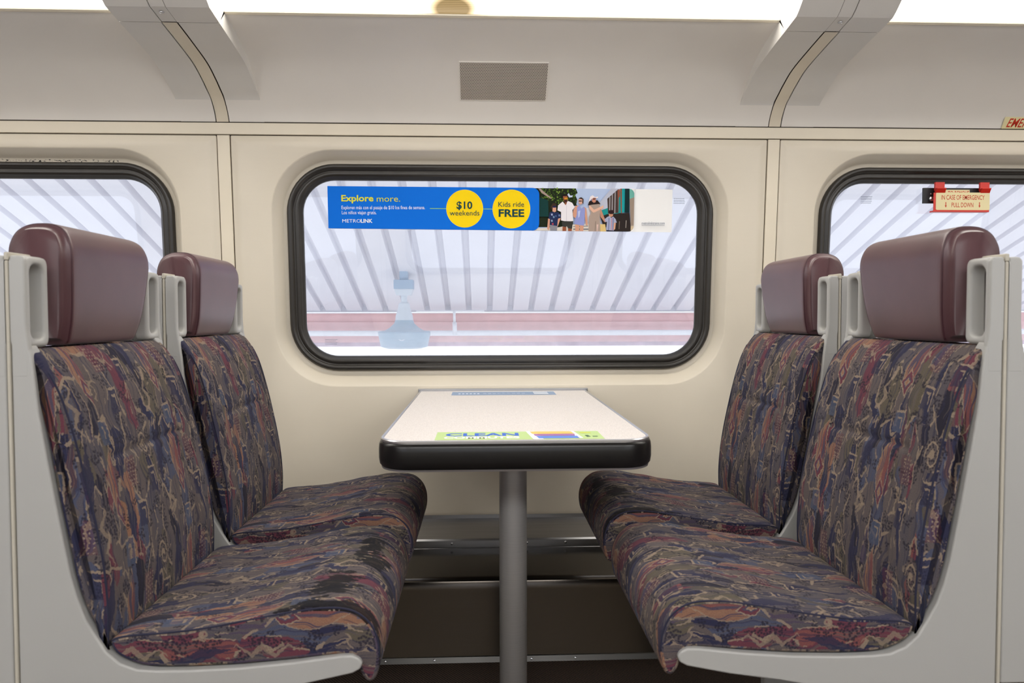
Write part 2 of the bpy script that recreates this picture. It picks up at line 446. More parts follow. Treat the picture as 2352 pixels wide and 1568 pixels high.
FAB_DARK = 0.70
M = {}
M['wall'] = mat_wall(); M['wall_chip'] = mat_worn_wall()
M['cove'] = mat_plain('cove_panel_paint', (236, 231, 224), 0.45, var=0.03, nscale=3)
M['rib'] = mat_plain('rib_cover_paint', (224, 221, 216), 0.45, var=0.02)
M['strip'] = mat_brushed('dull_floor_strip', (110, 108, 105), 0.4, 2)
M['trim'] = mat_plain('cream_trim', (228, 218, 198), 0.4, var=0.02)
M['groove'] = mat_plain('dark_joint', (84, 76, 66), 0.8)
M['carpet'] = mat_carpet()
M['steel'] = mat_brushed('brushed_steel', (74, 69, 64), 0.2, 2)
M['alu'] = mat_brushed('brushed_aluminium', (178, 178, 180), 0.34, 2)
M['pole'] = mat_brushed('satin_steel_pole', (176, 174, 172), 0.36, 2, 0.55)
M['edge'] = mat_plain('satin_aluminium_edge', (205, 205, 208), 0.3, 0.9, var=0.02)
M['rubber'] = mat_plain('black_rubber', (46, 43, 40), 0.32, var=0.12, nscale=5)
M['bumper'] = mat_plain('black_table_bumper', (20, 19, 19), 0.3, var=0.1)
M['glass'] = mat_glass()
M['lamp'] = mat_emit('lit_diffuser', (255, 250, 240), LAMP); M['lamp_far'] = mat_emit('lit_diffuser_far_side', (252, 251, 250), LAMP_FAR)
M['shell'] = mat_plain('grey_seat_shell', (170, 169, 166), 0.4, var=0.015, nscale=4, bump=0.08, bscale=600)
M['handle'] = mat_plain('warm_grey_handle_plastic', (204, 200, 190), 0.36, var=0.02)
M['gasket'] = mat_plain('tan_gasket', (186, 180, 166), 0.6)
M['vinyl'] = mat_vinyl()
M['stitch'] = mat_plain('maroon_piping', (66, 34, 42), 0.45)
M['fabric'] = mat_fabric('patterned_moquette')
M['seam'] = mat_plain('navy_seam', (34, 34, 56), 0.9)
M['perf'] = mat_perforated()
M['screw'] = mat_plain('screw_steel', (190, 190, 192), 0.25, 1.0)
M['lam'] = None

def mat_laminate():
    t = NT('speckled_table_laminate'); o = t.obj()
    n = t.noise(o, 420, 3, 0.6)
    t.base(t.ramp(n, [(0.35, lin((206, 198, 192))), (0.55, lin((232, 224, 218))), (0.7, lin((240, 234, 228)))]), 0.38)
    return t.m
M['lam'] = mat_laminate()

# ------------------------------------------------------------------ setting: walls, windows
CX = 0.071; PITCH = 1.849
def WY(z): return 2.446 + 0.0735 * (1.61 - z) - 2.5       # y of the leaning window wall at height z

def flipy(o):                                             # the other side of the carriage
    for v in o.data.vertices: v.co.y = -3.75 - v.co.y
    o.data.flip_normals()

def ring_loft(rings, mat, name, parent=None, mi=None, close=False, auto=0.6):
    """rings: list of point lists (x, z, dy)"""
    mb = MB(); n = len(rings[0]); k = len(rings)
    for R in rings:
        for (x, z, d) in R: mb.v.append((x, WY(z) + d, z))
    for i in range(k - 1 if not close else k):
        j = (i + 1) % k
        for a in range(n):
            b = (a + 1) % n
            mb.f.append([i*n+a, i*n+b, j*n+b, j*n+a]); mb.mi.append(0 if mi is None else mi[i])
    return mb

WIN_CZ, WIN_HH, WIN_HW = 1.1555, 0.3535, 0.7355
def bay(idx, cx, side, struct_name):
    def R(hw, hh, r, cz, d): return [(x, z, d) for x, z in rrect(hw, hh, r, 12, 8, cx, cz)]
    zlo, zhi = 0.272, 1.590
    pc, ph = (zlo + zhi) / 2, (zhi - zlo) / 2; pw = PITCH / 2 - 0.0235
    rings = [R(pw, ph, 0.004, pc, 0.02), R(pw, ph, 0.004, pc, 0.001), R(pw - 0.002, ph - 0.002, 0.004, pc, 0.0),
             R(pw - 0.011, ph - 0.011, 0.006, pc, 0.0), R(pw - 0.015, ph - 0.015, 0.006, pc, -0.003), R(pw - 0.03, ph - 0.03, 0.02, pc, -0.0035),
             R(0.777, 0.400, 0.205, 1.149, -0.0035), R(0.7745, 0.3975, 0.203, 1.149, -0.0022),
             R(0.772, 0.395, 0.202, 1.149, 0.001), R(0.7495, 0.3700, 0.179, 1.1528, 0.044), R(0.7465, 0.3665, 0.176, 1.1538, 0.047),
             R(0.7365, 0.3545, 0.166, 1.1555, 0.049), R(0.70, 0.32, 0.14, 1.1555, 0.052)]
    mb = ring_loft(rings, None, None)
    w = mb.build(struct_name, M['wall_chip'] if (side == 0 and idx == -1) else M['wall'], auto=0.5, fixn=False)
    w['kind'] = 'structure'
    # rubber frame
    C0 = 1.1555
    prof = [(0.0, 0.062), (0.0, 0.040), (0.003, 0.034), (0.009, 0.031), (0.016, 0.033), (0.020, 0.039), (0.0225, 0.044), (0.026, 0.042),
            (0.031, 0.040), (0.038, 0.041), (0.042, 0.046), (0.045, 0.052), (0.050, 0.056), (0.052, 0.062)]
    rings = [R(WIN_HW - a, WIN_HH - a, max(0.165 - a * 1.05, 0.01), C0, d) for a, d in prof]
    fr = ring_loft(rings, None, None).build('window_%d' % idx_name(idx, side), M['rubber'], auto=0.9, fixn=False)
    fr['kind'] = 'structure'
    # pane
    g = [(x, z) for x, z in rrect(WIN_HW - 0.047, WIN_HH - 0.047, 0.118, 12, 8, cx, C0)]
    mb = MB(); n = len(g)
    for d in (0.057, 0.0605):
        for x, z in g: mb.v.append((x, WY(z) + d, z))
    mb.f = [list(range(n)), list(range(n, 2*n))[::-1]] + [[i, n+i, n+(i+1) % n, (i+1) % n] for i in range(n)]; mb.mi = [0] * len(mb.f)
    p = mb.build('pane', M['glass'], fr, fixn=True)
    obs = [w, fr, p]
    if side == 1:
        for o in obs: flipy(o)
    return fr

def idx_name(idx, side): return idx + 3 + side * 5
frames = {}
for side in (0, 1):
    for i in (-2, -1, 0, 1, 2):
        frames[(i, side)] = bay(i, CX + i * PITCH, side, 'wall_back' if side == 0 else 'wall_front')

X0, X1 = CX - 2.5 * PITCH, CX + 2.5 * PITCH
ntrim = [0]
def trim(mb, mat, side=0, bevel=0.0, auto=None, **kw):
    ntrim[0] += 1
    o = mb.build('trim_%d' % ntrim[0], mat, bevel=bevel, auto=auto, **kw); o['kind'] = 'structure'
    if side: flipy(o)
    return o

def strip_sheet(pts, x0, x1, thick=0.0, nx=1):
    """sheet through (y, z) points, swept along x, with optional thickness away from the room"""
    mb = MB(); n = len(pts)
    nrm = []
    for i in range(n):
        a = np.array(pts[max(i-1, 0)]); b = np.array(pts[min(i+1, n-1)]); d = b - a
        d = d / (np.linalg.norm(d) + 1e-9); nrm.append((-d[1], d[0]))
    V = []
    for x in (x0, x1):
        for (y, z) in pts: V.append((x, y, z))
    if thick:
        for x in (x0, x1):
            for (y, z), (ny, nz) in zip(pts, nrm): V.append((x, y + ny*thick, z + nz*thick))
    Fc = [(i, i+1, n+i+1, n+i) for i in range(n-1)]
    if thick:
        Fc += [(2*n+i, 3*n+i, 3*n+i+1, 2*n+i+1) for i in range(n-1)]
        Fc += [(i, 2*n+i, 2*n+i+1, i+1) for i in range(n-1)] + [(n+i, n+i+1, 3*n+i+1, 3*n+i) for i in range(n-1)]
        Fc += [(0, n, 3*n, 2*n), (n-1, 3*n-1, 4*n-1, 2*n-1)]
    return mb.add(V, Fc)

def yz(L): return [(d - 2.5, z) for d, z in L]
BAYC = [tuple(p) for p in catmull(yz([(2.4435, 1.6345), (2.430, 1.662), (2.400, 1.697), (2.345, 1.745), (2.28, 1.786), (2.20, 1.815), (2.12, 1.834), (2.095, 1.840)]), 5)]
RIBC = [tuple(p) for p in catmull(yz([(2.4450, 1.6340), (2.4315, 1.6625), (2.400, 1.6965), (2.360, 1.7185), (2.322, 1.737), (2.255, 1.762), (2.137, 1.783), (2.045, 1.7965)]), 5)]
CAPC = yz([(2.043, 1.7968), (1.972, 1.808), (1.955, 1.818), (1.90, 1.862), (1.72, 1.990), (1.70, 2.06)])

for side in (0, 1):
    # backing behind the joints
    mb = MB(); mb.prism([(WY(0.2) + 0.012, 0.2), (WY(1.65) + 0.012, 1.65), (WY(1.65) + 0.02, 1.65), (WY(0.2) + 0.02, 0.2)], 0, 1, 'x')
    for i in range(-3, 3):
        xc = CX + (i + 0.5) * PITCH
        b = MB(); b.prism([(WY(0.2) + 0.004, 0.2), (WY(1.66) + 0.004, 1.66), (WY(1.66) + 0.03, 1.66), (WY(0.2) + 0.03, 0.2)], xc - 0.026, xc + 0.026, 'x')
        trim(b, M['groove'], side)
        # vertical strip between two windows
        b = MB(); zt, zb = 1.591, 0.275
        b.prism([(WY(zb) - 0.002, zb), (WY(zt) - 0.002, zt), (WY(zt) + 0.02, zt), (WY(zb) + 0.02, zb)], xc - 0.020, xc + 0.020, 'x')
        trim(b, M['trim'], side, bevel=0.0012, seg=2)
    b = MB(); b.prism([(WY(1.58) + 0.004, 1.58), (WY(1.64) + 0.004, 1.64), (WY(1.64) + 0.03, 1.64), (WY(1.58) + 0.03, 1.58)], X0, X1, 'x')
    trim(b, M['groove'], side)
    b = MB(); b.prism([(WY(1.5935) - 0.003, 1.5935), (WY(1.6305) - 0.003, 1.6305), (WY(1.6305) + 0.02, 1.6305), (WY(1.5935) + 0.02, 1.5935)], X0, X1, 'x')
    trim(b, M['trim'], side, bevel=0.0015, seg=2)
    # curved cove panels and light troughs, bay by bay
    for i in range(-2, 3):
        xc = CX + i * PITCH; h = PITCH / 2 - 0.0225
        c = strip_sheet(BAYC, xc - h, xc + h).build('ceiling', M['cove'], smooth=True); c['kind'] = 'structure'
        if side: flipy(c)
        # cream lip that carries the diffuser
        b = strip_sheet(yz([(2.095, 1.840), (2.088, 1.8385), (2.081, 1.842), (2.0795, 1.848)]), xc - h, xc + h)
        trim(b, M['trim'], side, auto=0.5)
    # ribs
    for i in range(-3, 3):
        xc = CX + (i + 0.5) * PITCH
        for s in (-1, 1):
            a0, a1 = xc + s * 0.0235, xc + s * 0.135
            pts = RIBC
            b = MB(); n = len(pts); up = 0.075
            V = []
            for x in (a0, a1):
                for (y, z) in pts: V.append((x, y, z))
                for (y, z) in pts: V.append((x, y + 0.055, z + up))
            Fc = []
            for k in range(n - 1):
                Fc += [(k, k+1, 2*n+k+1, 2*n+k), (k, n+k, n+k+1, k+1), (2*n+k, 2*n+k+1, 3*n+k+1, 3*n+k)]
            Fc.append((n-1, 2*n-1, 4*n-1, 3*n-1))
            b.add(V, Fc)
            trim(b, M['rib'], side, auto=0.7)
            c = MB(); pts = CAPC; n = len(pts); V = []
            a0 = xc + s * 0.0215
            for x in (a0, a1):
                for (y, z) in pts: V.append((x, y, z))
                for (y, z) in pts: V.append((x, y + 0.10, z + 0.10))
            Fc = []
            for k in range(n - 1):
                Fc += [(k, k+1, 2*n+k+1, 2*n+k), (k, n+k, n+k+1, k+1), (2*n+k, 2*n+k+1, 3*n+k+1, 3*n+k)]
            Fc += [(n-1, 2*n-1, 4*n-1, 3*n-1), (0, 2*n, 3*n, n)]
            c.add(V, Fc)
            trim(c, M['rib'], side, auto=0.25)
        # centre strip in the groove
        st = [(y - 0.0004, z) for y, z in RIBC]
        b = strip_sheet(st, xc - 0.0195, xc + 0.0195, thick=-0.0)
        trim(b, M['trim'], side, smooth=True)
        gb = [(y + 0.010, z + 0.012) for y, z in RIBC]
        b = strip_sheet(gb, xc - 0.03, xc + 0.03); trim(b, M['groove'], side, smooth=True)
        cp = [(y + 0.001, z + 0.0015) for y, z in CAPC]
        b = strip_sheet(cp, xc - 0.0195, xc + 0.0195); trim(b, M['rib'], side, auto=0.3)
        cp = [(y + 0.010, z + 0.010) for y, z in CAPC]
        b = strip_sheet(cp, xc - 0.03, xc + 0.03); trim(b, M['groove'], side, smooth=True)
    # aluminium sill, heater upstand and ledge
    prof = [(WY(0.285) - 0.004, 0.290), (WY(0.275) - 0.004, 0.277), (-0.12 + 0.006, 0.252), (-0.12, 0.247), (-0.12, 0.228), (-0.1195, 0.222), (-0.12, 0.2215)]
    b = strip_sheet(prof, X0, X1); trim(b, M['alu'], side, auto=0.5)

# ceiling between the light troughs, floor and carriage ends
b = MB(); b.box(X0, -2.02 - 0.4, 2.05, X1, -0.78, 2.09)
o = b.build('ceiling', M['cove']); o['kind'] = 'structure'
for v in o.data.vertices:
    v.co.y = -0.79 if v.co.y > -1.5 else -2.96
b = MB(); b.box(X0, -3.80, -0.04, X1, 0.10, 0.0)
o = b.build('floor', M['carpet']); o['kind'] = 'structure'
for nm, xa, xb in (('wall_left', X0 - 0.04, X0), ('wall_right', X1, X1 + 0.04)):
    b = MB(); b.box(xa, -3.9, -0.04, xb, 0.15, 2.2); o = b.build(nm, M['wall']); o['kind'] = 'structure'
# outer skin above the troughs keeps daylight out
for side in (0, 1):
    b = MB(); b.prism([(WY(1.62) + 0.03, 1.60), (WY(1.7) + 0.06, 1.75), (-0.25, 2.0), (-0.6, 2.12), (-1.9, 2.14), (-1.9, 2.10), (-0.6, 2.095), (-0.27, 1.97), (WY(1.7) + 0.03, 1.73), (WY(1.62) + 0.022, 1.60)][::-1], X0, X1, 'x')
    trim(b, M['groove'], side)
    b = MB(); b.prism([(0.055, -0.04), (0.055, 0.30), (0.10, 0.30), (0.10, -0.04)], X0, X1, 'x'); trim(b, M['groove'], side)

# ------------------------------------------------------------------ ceiling lights
def mat_lamp_stained():
    """lit diffuser with the brownish end of a worn tube showing through"""
    t = NT('lit_diffuser_stained'); o = t.obj(); x, y, z = t.sep(o)
    dx = t.m_('DIVIDE', t.m_('ADD', x, 0.0805), 0.098); dz = t.m_('DIVIDE', t.m_('SUBTRACT', z, 1.858), 0.050)
    r = t.m_('SQRT', t.m_('ADD', t.m_('POWER', dx, 2.0), t.m_('POWER', dz, 2.0)))
    f = t.m_('SUBTRACT', 1.0, t.m_('MULTIPLY', t.m_('SUBTRACT', r, 0.45), 1.35), clamp=True)
    f = t.m_('MULTIPLY', f, t.m_('ADD', 0.965, t.m_('MULTIPLY', t.m_('SINE', t.m_('MULTIPLY', z, 1500)), 0.02)))
    t.base(t.mix(f, lin((150, 148, 142)), lin((58, 44, 24))), 0.6)
    t.link(t.mix(f, lin((255, 250, 240)), tuple(c for c in lin((205, 172, 110)))), t.b.inputs['Emission Color'])
    t.link(t.m_('SUBTRACT', LAMP, t.m_('MULTIPLY', f, LAMP * 0.945)), t.b.inputs['Emission Strength'])
    return t.m
M['lamp_stained'] = mat_lamp_stained()
LG = 'diffusers of the light trough along the cove'
LL = {(-2, 0): 'long white lit diffuser, outermost to the left on the window side', (-1, 0): 'long white lit diffuser above the left window, left of the left rib',
      (0, 0): 'long white lit diffuser between the two ribs, with a brown smudge', (1, 0): 'long white lit diffuser above the right window, right of the right rib',
      (2, 0): 'long white lit diffuser, outermost to the right on the window side'}
for side in (0, 1):
    for i in range(-2, 3):
        xc = CX + i * PITCH; h = PITCH / 2 - 0.126
        pts = [tuple(p) for p in catmull(yz([(2.082, 1.846), (2.074, 1.875), (2.02, 1.94), (1.93, 1.99), (1.80, 2.03), (1.70, 2.055)]), 5)]
        b = strip_sheet(pts, xc - h, xc + h, thick=0.004)
        o = b.build('light_diffuser', M['lamp_stained'] if (i, side) == (0, 0) else (M['lamp'] if side == 0 else M['lamp_far']), smooth=True, fixn=True)
        if side: flipy(o)
        lab = LL.get((i, side), 'long white lit diffuser on the opposite side of the carriage, behind the viewer')
        tag(o, lab, 'light', LG if side == 0 else 'diffusers behind the viewer')

# ------------------------------------------------------------------ ventilation grille
def grille():
    a, b_ = (2.395 - 2.5, 1.7005), (2.283 - 2.5, 1.7825)
    x0, x1 = -0.068, 0.209
    ny, nz = -(b_[1] - a[1]), (b_[0] - a[0]); L = math.hypot(ny, nz); ny, nz = ny / L, nz / L   # into the room
    g = empty('air_grille', ((x0 + x1) / 2, a[0], a[1]))
    loc = Vector(g.location)
    tag(g, 'rectangular perforated air grille in the cove panel above the middle window', 'vent')
    off = 0.0015
    V = [Vector((x0, a[0] + ny*off, a[1] + nz*off)), Vector((x1, a[0] + ny*off, a[1] + nz*off)), Vector((x1, b_[0] + ny*off, b_[1] + nz*off)), Vector((x0, b_[0] + ny*off, b_[1] + nz*off))]
    V2 = [v + Vector((0, -ny, -nz)) * 0.002 for v in V]
    mesh_obj('perforated_sheet', [v - loc for v in V + V2], [(0, 1, 2, 3), (7, 6, 5, 4), (0, 4, 5, 1), (1, 5, 6, 2), (2, 6, 7, 3), (3, 7, 4, 0)], M['perf'], g,
             uv=[(0, 0), (x1-x0, 0), (x1-x0, L), (0, L)] + [(0, 0)] * 20)
    # thin frame lip
    mb = MB(); w = 0.002
    e = Vector((0, b_[0]-a[0], b_[1]-a[1])).normalized(); nn = Vector((0, ny, nz)); ux = Vector((1, 0, 0))
    c = [V[0] - loc, V[1] - loc, V[2] - loc, V[3] - loc]
    outer = [c[0] - ux*w - e*w, c[1] + ux*w - e*w, c[2] + ux*w + e*w, c[3] - ux*w + e*w]
    top_i = [p + nn*0.0012 for p in c]; top_o = [p + nn*0.0008 for p in outer]; base = [p - nn*0.010 for p in outer]; bi = [p - nn*0.001 for p in c]
    vv = top_i + top_o + base + bi; Fc = []
    for i in range(4):
        j = (i + 1) % 4
        Fc += [(i, j, 4+j, 4+i), (4+i, 4+j, 8+j, 8+i), (i, 12+i, 12+j, j)]
    mb.add(vv, Fc); mb.build('frame', M['cove'], g)
grille()

def screw(parent, p, nrm, r=0.005, name='screw'):
    mb = MB(); mb.lathe([(r, 0), (r, 0.001), (r*0.8, 0.0022), (r*0.3, 0.0028), (0.0001, 0.0028)], (0, 0, 0), 14)
    mb.box(-r*0.75, -r*0.1, 0.0025, r*0.75, r*0.1, 0.0031)
    o = mb.build(name, M['screw'], parent, auto=0.5)
    o.rotation_mode = 'QUATERNION'; o.rotation_quaternion = Vector(nrm).to_track_quat('Z', 'Y'); o.location = p
    return o

for i, lab in ((-1, 'small slotted screw in the cap of the left ceiling rib'), (0, 'small slotted screw in the cap of the right ceiling rib')):
    xc = CX + (i + 0.5) * PITCH
    o = screw(None, (xc, 1.997 - 2.5, 1.805), (0, 0.15, -1), 0.0065, 'rib_screw'); tag(o, lab, 'screw', 'screws in the rib caps')

# ------------------------------------------------------------------ heater cover under the window
hc = empty('heater_cover', (CX, 2.05 - 2.5, 0.0))
tag(hc, 'long brushed steel heater cover along the floor under the window wall', 'heater')
prof = [(-0.122, 0.2205), (-0.375, 0.2195), (-0.388, 0.2175), (-0.396, 0.212), (-0.400, 0.204), (-0.402, 0.19), (-0.452, 0.014)]
prof_l = [(y - hc.location.y, z) for y, z in prof]
strip_sheet(prof_l, X0 - CX, X1 - CX, thick=-0.0015).build('cover_sheet', M['steel'], hc, auto=0.5)
strip_sheet([(-0.4535 + 0.45, 0.016), (-0.456 + 0.45, 0.015), (-0.462 + 0.45, 0.001)], X0 - CX, X1 - CX, thick=-0.001).build('floor_strip', M['strip'], hc, auto=0.5)
for px in (-0.305, -0.28, -0.14, 0.138, 0.265):
    screw(hc, (px - CX, -0.4595 - hc.location.y, 0.0085), (0, -1, 0.45), 0.004)
for x, z in ((-0.285, 0.035), (-0.285, 0.10)):
    screw(hc, (x - CX, -0.452 + (z - 0.014) * 0.284 - 0.0012 - hc.location.y, z), (0, -1, 0.28), 0.003)
b = MB(); b.box(-0.297 - CX, -0.4535 - hc.location.y, 0.015, -0.2955 - CX, -0.4525 - hc.location.y, 0.017)
for v in [(-0.1035, 1), (0.146, 1), (0.275, 1)]:
    o = screw(None, (v[0], -0.1205, 0.238), (0, -1, 0), 0.0045, 'trim_screw')
    tag(o, {-0.1035: 'small steel screw in the aluminium upstand left of the table pole', 0.146: 'small steel screw in the aluminium upstand right of the table pole',
            0.275: 'small steel screw in the upstand, beside the right seat cushion'}[v[0]], 'screw', 'screws in the aluminium upstand')

# ------------------------------------------------------------------ seats
SW = 0.44; HALF = SW / 2
PLATE = ([(0.0085, 0.0), (0.0085, 0.95), (0.029, 0.95), (0.0355, 0.940), (0.041, 0.90), (0.046, 0.846), (0.056, 0.78), (0.067, 0.713), (0.077, 0.655), (0.087, 0.600)]
         + [(0.096, 0.565), (0.108, 0.532), (0.122, 0.507), (0.137, 0.482), (0.157, 0.464), (0.182, 0.454), (0.21, 0.4515), (0.26, 0.451), (0.34, 0.4535), (0.42, 0.460), (0.49, 0.4685)]
         + [(0.508, 0.469), (0.519, 0.464), (0.5235, 0.456), (0.520, 0.447), (0.508, 0.4405), (0.44, 0.4265), (0.36, 0.4145), (0.29, 0.401), (0.235, 0.380), (0.20, 0.34), (0.18, 0.27), (0.172, 0.18), (0.17, 0.0)])
BACK_PROF = [(0.136, 0.476), (0.1385, 0.505), (0.139, 0.55), (0.134, 0.612), (0.125, 0.67), (0.114, 0.725), (0.103, 0.775), (0.0905, 0.825), (0.078, 0.866), (0.064, 0.898),
             (0.047, 0.925), (0.030, 0.942), (0.022, 0.938), (0.028, 0.925), (0.043, 0.90), (0.048, 0.846), (0.058, 0.78), (0.069, 0.713), (0.080, 0.655), (0.090, 0.600), (0.099, 0.565),
             (0.111, 0.534), (0.124, 0.510), (0.131, 0.495)]
SEAT_PROF = [(0.141, 0.497), (0.165, 0.5045), (0.22, 0.508), (0.28, 0.514), (0.35, 0.526), (0.42, 0.538), (0.465, 0.5425), (0.497, 0.5405), (0.520, 0.531), (0.538, 0.513),
             (0.548, 0.488), (0.550, 0.462), (0.546, 0.438), (0.539, 0.425), (0.529, 0.424), (0.520, 0.436), (0.513, 0.456), (0.50, 0.4675), (0.42, 0.4615), (0.34, 0.4555), (0.26, 0.4530),
             (0.21, 0.4540), (0.184, 0.458), (0.160, 0.468), (0.145, 0.480)]

def resample(pts, n):
    P = np.array(pts); Q = np.vstack([P, P[:1]])
    s = np.concatenate([[0], np.cumsum(np.linalg.norm(np.diff(Q, axis=0), axis=1))])
    t = np.linspace(0, s[-1], n, endpoint=False)
    return np.stack([np.interp(t, s, Q[:, 0]), np.interp(t, s, Q[:, 1])], 1), t

def cushion(name, prof, mat, parent, half, r_end=0.010, n=170, m=72, disp=None, dome=0.006, planar='z', uoff=0.0, voff=0.0, mod=None):
    P = catmull(prof, 6, closed=True)
    P, arc = resample(P, n)
    T = np.roll(P, -1, 0) - np.roll(P, 1, 0); T /= np.linalg.norm(T, axis=1)[:, None]
    area = 0.5 * np.sum(P[:, 0] * np.roll(P[:, 1], -1) - np.roll(P[:, 0], -1) * P[:, 1])
    N = np.stack([T[:, 1], -T[:, 0]], 1) * (1 if area > 0 else -1)      # outward
    st = []                                                              # (w, inset)
    k = 5
    for j in range(k): a = PI / 2 * j / k; st.append((-half + r_end * (1 - math.sin(a)), r_end * (1 - math.cos(a)), 0)) if False else None
    for j in range(k + 1):
        a = PI / 2 * j / k; st.append((-half + r_end * (1 - math.sin(a)), r_end * (1 - math.cos(a)))) 
    st = [s for s in st if s][::-1]
    mid = [(w, 0.0) for w in np.linspace(-half + r_end, half - r_end, m)][1:-1]
    right = [(-w, i) for w, i in st[::-1]]
    # st currently runs from the outermost (inset r) inwards
    ordered = sorted([(w, i) for w, i in st], key=lambda q: q[0]) + mid + sorted(right, key=lambda q: q[0])
    V = []; UV = []
    for w, ins in ordered:
        for i in range(n):
            d = -ins
            if disp is not None: d += disp(w, arc[i], P[i])
            x, z = P[i] + N[i] * d
            V.append([x, w, z]); UV.append((w + uoff, arc[i] + voff))
    S = len(ordered); Fc = []; L = []
    for a in range(S - 1):
        for i in range(n):
            j = (i + 1) % n
            Fc.append((a*n+i, a*n+j, (a+1)*n+j, (a+1)*n+i))
            v1 = arc[j] if j else arc[-1] + (arc[1] - arc[0])
            L += [UV[a*n+i], (UV[a*n+j][0], v1 + voff), (UV[(a+1)*n+j][0], v1 + voff), UV[(a+1)*n+i]]
    # domed end caps: shrinking rings, then an n-gon
    for side in (0, 1):
        base = 0 if side == 0 else (S - 1) * n; sg = -1 if side == 0 else 1; w0 = ordered[0][0] if side == 0 else ordered[-1][0]
        prev = list(range(base, base + n))
        for (ins, out) in (((r_end + 0.004, dome * 0.5), (r_end + 0.009, dome * 0.85)) if dome > 0 else ()):
            cur = []
            for i in range(n):
                x, z = P[i] - N[i] * min(ins, 0.012)
                cur.append(len(V)); V.append([x, w0 + sg * out, z])
            for i in range(n):
                j = (i + 1) % n; q = (prev[i], cur[i], cur[j], prev[j]) if side == 0 else (prev[i], prev[j], cur[j], cur[i])
                Fc.append(q)
                L += [((V[t][0] * 1.0 + 0.03, V[t][2]) if planar == 'z' else (V[t][2] + 0.02, V[t][0])) for t in q]
            prev = cur
        q = tuple(prev[::-1]) if side == 1 else tuple(prev)
        q = q if side == 0 else q
        Fc.append(q[::-1] if side == 1 else q)
        if side == 1: Fc[-1] = tuple(prev)
        else: Fc[-1] = tuple(prev[::-1])
        L += [((V[t][0] + 0.03, V[t][2]) if planar == 'z' else (V[t][2] + 0.02, V[t][0])) for t in Fc[-1]]
    if mod: V = [mod(v) for v in V]
    me = bpy.data.meshes.new(name); me.from_pydata([tuple(v) for v in V], [], Fc); me.materials.append(mat)
    l = me.uv_layers.new(name='UVMap'); l.data.foreach_set('uv', [float(c) for p in L for c in p])
    me.polygons.foreach_set('use_smooth', [True] * len(me.polygons))
    bm = bmesh.new(); bm.from_mesh(me); bmesh.ops.recalc_face_normals(bm, faces=bm.faces); bm.to_mesh(me); bm.free()
    me.update()
    o = bpy.data.objects.new(name, me); C.objects.link(o)
    if parent: o.parent = parent
    ring = [(p[0], p[1]) for p in (P - N * r_end * 0.30)]
    return o, ring

def gauss(x, s): return math.exp(-(x / s) ** 2)
def back_disp(w, a, p):
    # bolster seams, a cross crease, gentle crown
    if a < 0.50:
        z = p[1]; d = 0.0
        d += 0.006 * math.cos(w / HALF * 1.35) - 0.003
        d -= 0.0045 * (gauss(w - 0.135, 0.0035) + gauss(w + 0.135, 0.0035)) * (1 if z < 0.93 else 0)
        d += 0.0035 * (gauss(w - 0.175, 0.03) + gauss(w + 0.175, 0.03))
        if abs(w) < 0.135: d -= 0.005 * gauss(z - 0.765 - 0.01 * w, 0.0045) + 0.004 * gauss(math.hypot(w * 1.0, (z - 0.765)), 0.018)
        d += 0.0012 * math.sin(w * 61 + z * 23) * math.sin(z * 47 + w * 11)
        return d * min(1, max(0, (0.945 - z) / 0.03))
    return 0.0
def seat_disp(w, a, p):
    if a < 0.46:
        x = p[0]
        d = 0.005 * math.cos(w / HALF * 1.3) - 0.002 + 0.0015 * math.sin(w * 43 + x * 31) * math.sin(x * 53 + 1)
        d += 0.003 * (gauss(w - 0.19, 0.03) + gauss(w + 0.19, 0.03))
        return d * min(1, max(0, (x - 0.15) / 0.05)) * min(1, max(0, (0.45 - a) / 0.05))
    return 0.0
HR_PROF = [(0.028, 0.948), (0.034, 0.962), (0.041, 0.99), (0.0462, 1.03), (0.0495, 1.07), (0.0505, 1.092), (0.0475, 1.111), (0.038, 1.130), (0.021, 1.1405), (0.0, 1.143),
           (-0.021, 1.1405), (-0.038, 1.130), (-0.0475, 1.111), (-0.0505, 1.092), (-0.0495, 1.07), (-0.0462, 1.03), (-0.041, 0.99), (-0.034, 0.962), (-0.028, 0.948), (-0.018, 0.9445), (0.018, 0.9445)]
def hr_mod(v):
    z = v[2]; f = 1.0
    if z < 1.09: f -= 0.17 * ((1.09 - z) / 0.145) ** 1.3
    if z > 1.10: f -= 0.10 * ((z - 1.10) / 0.043) ** 2 * 0.6
    return [v[0], v[1] * f, v[2]]

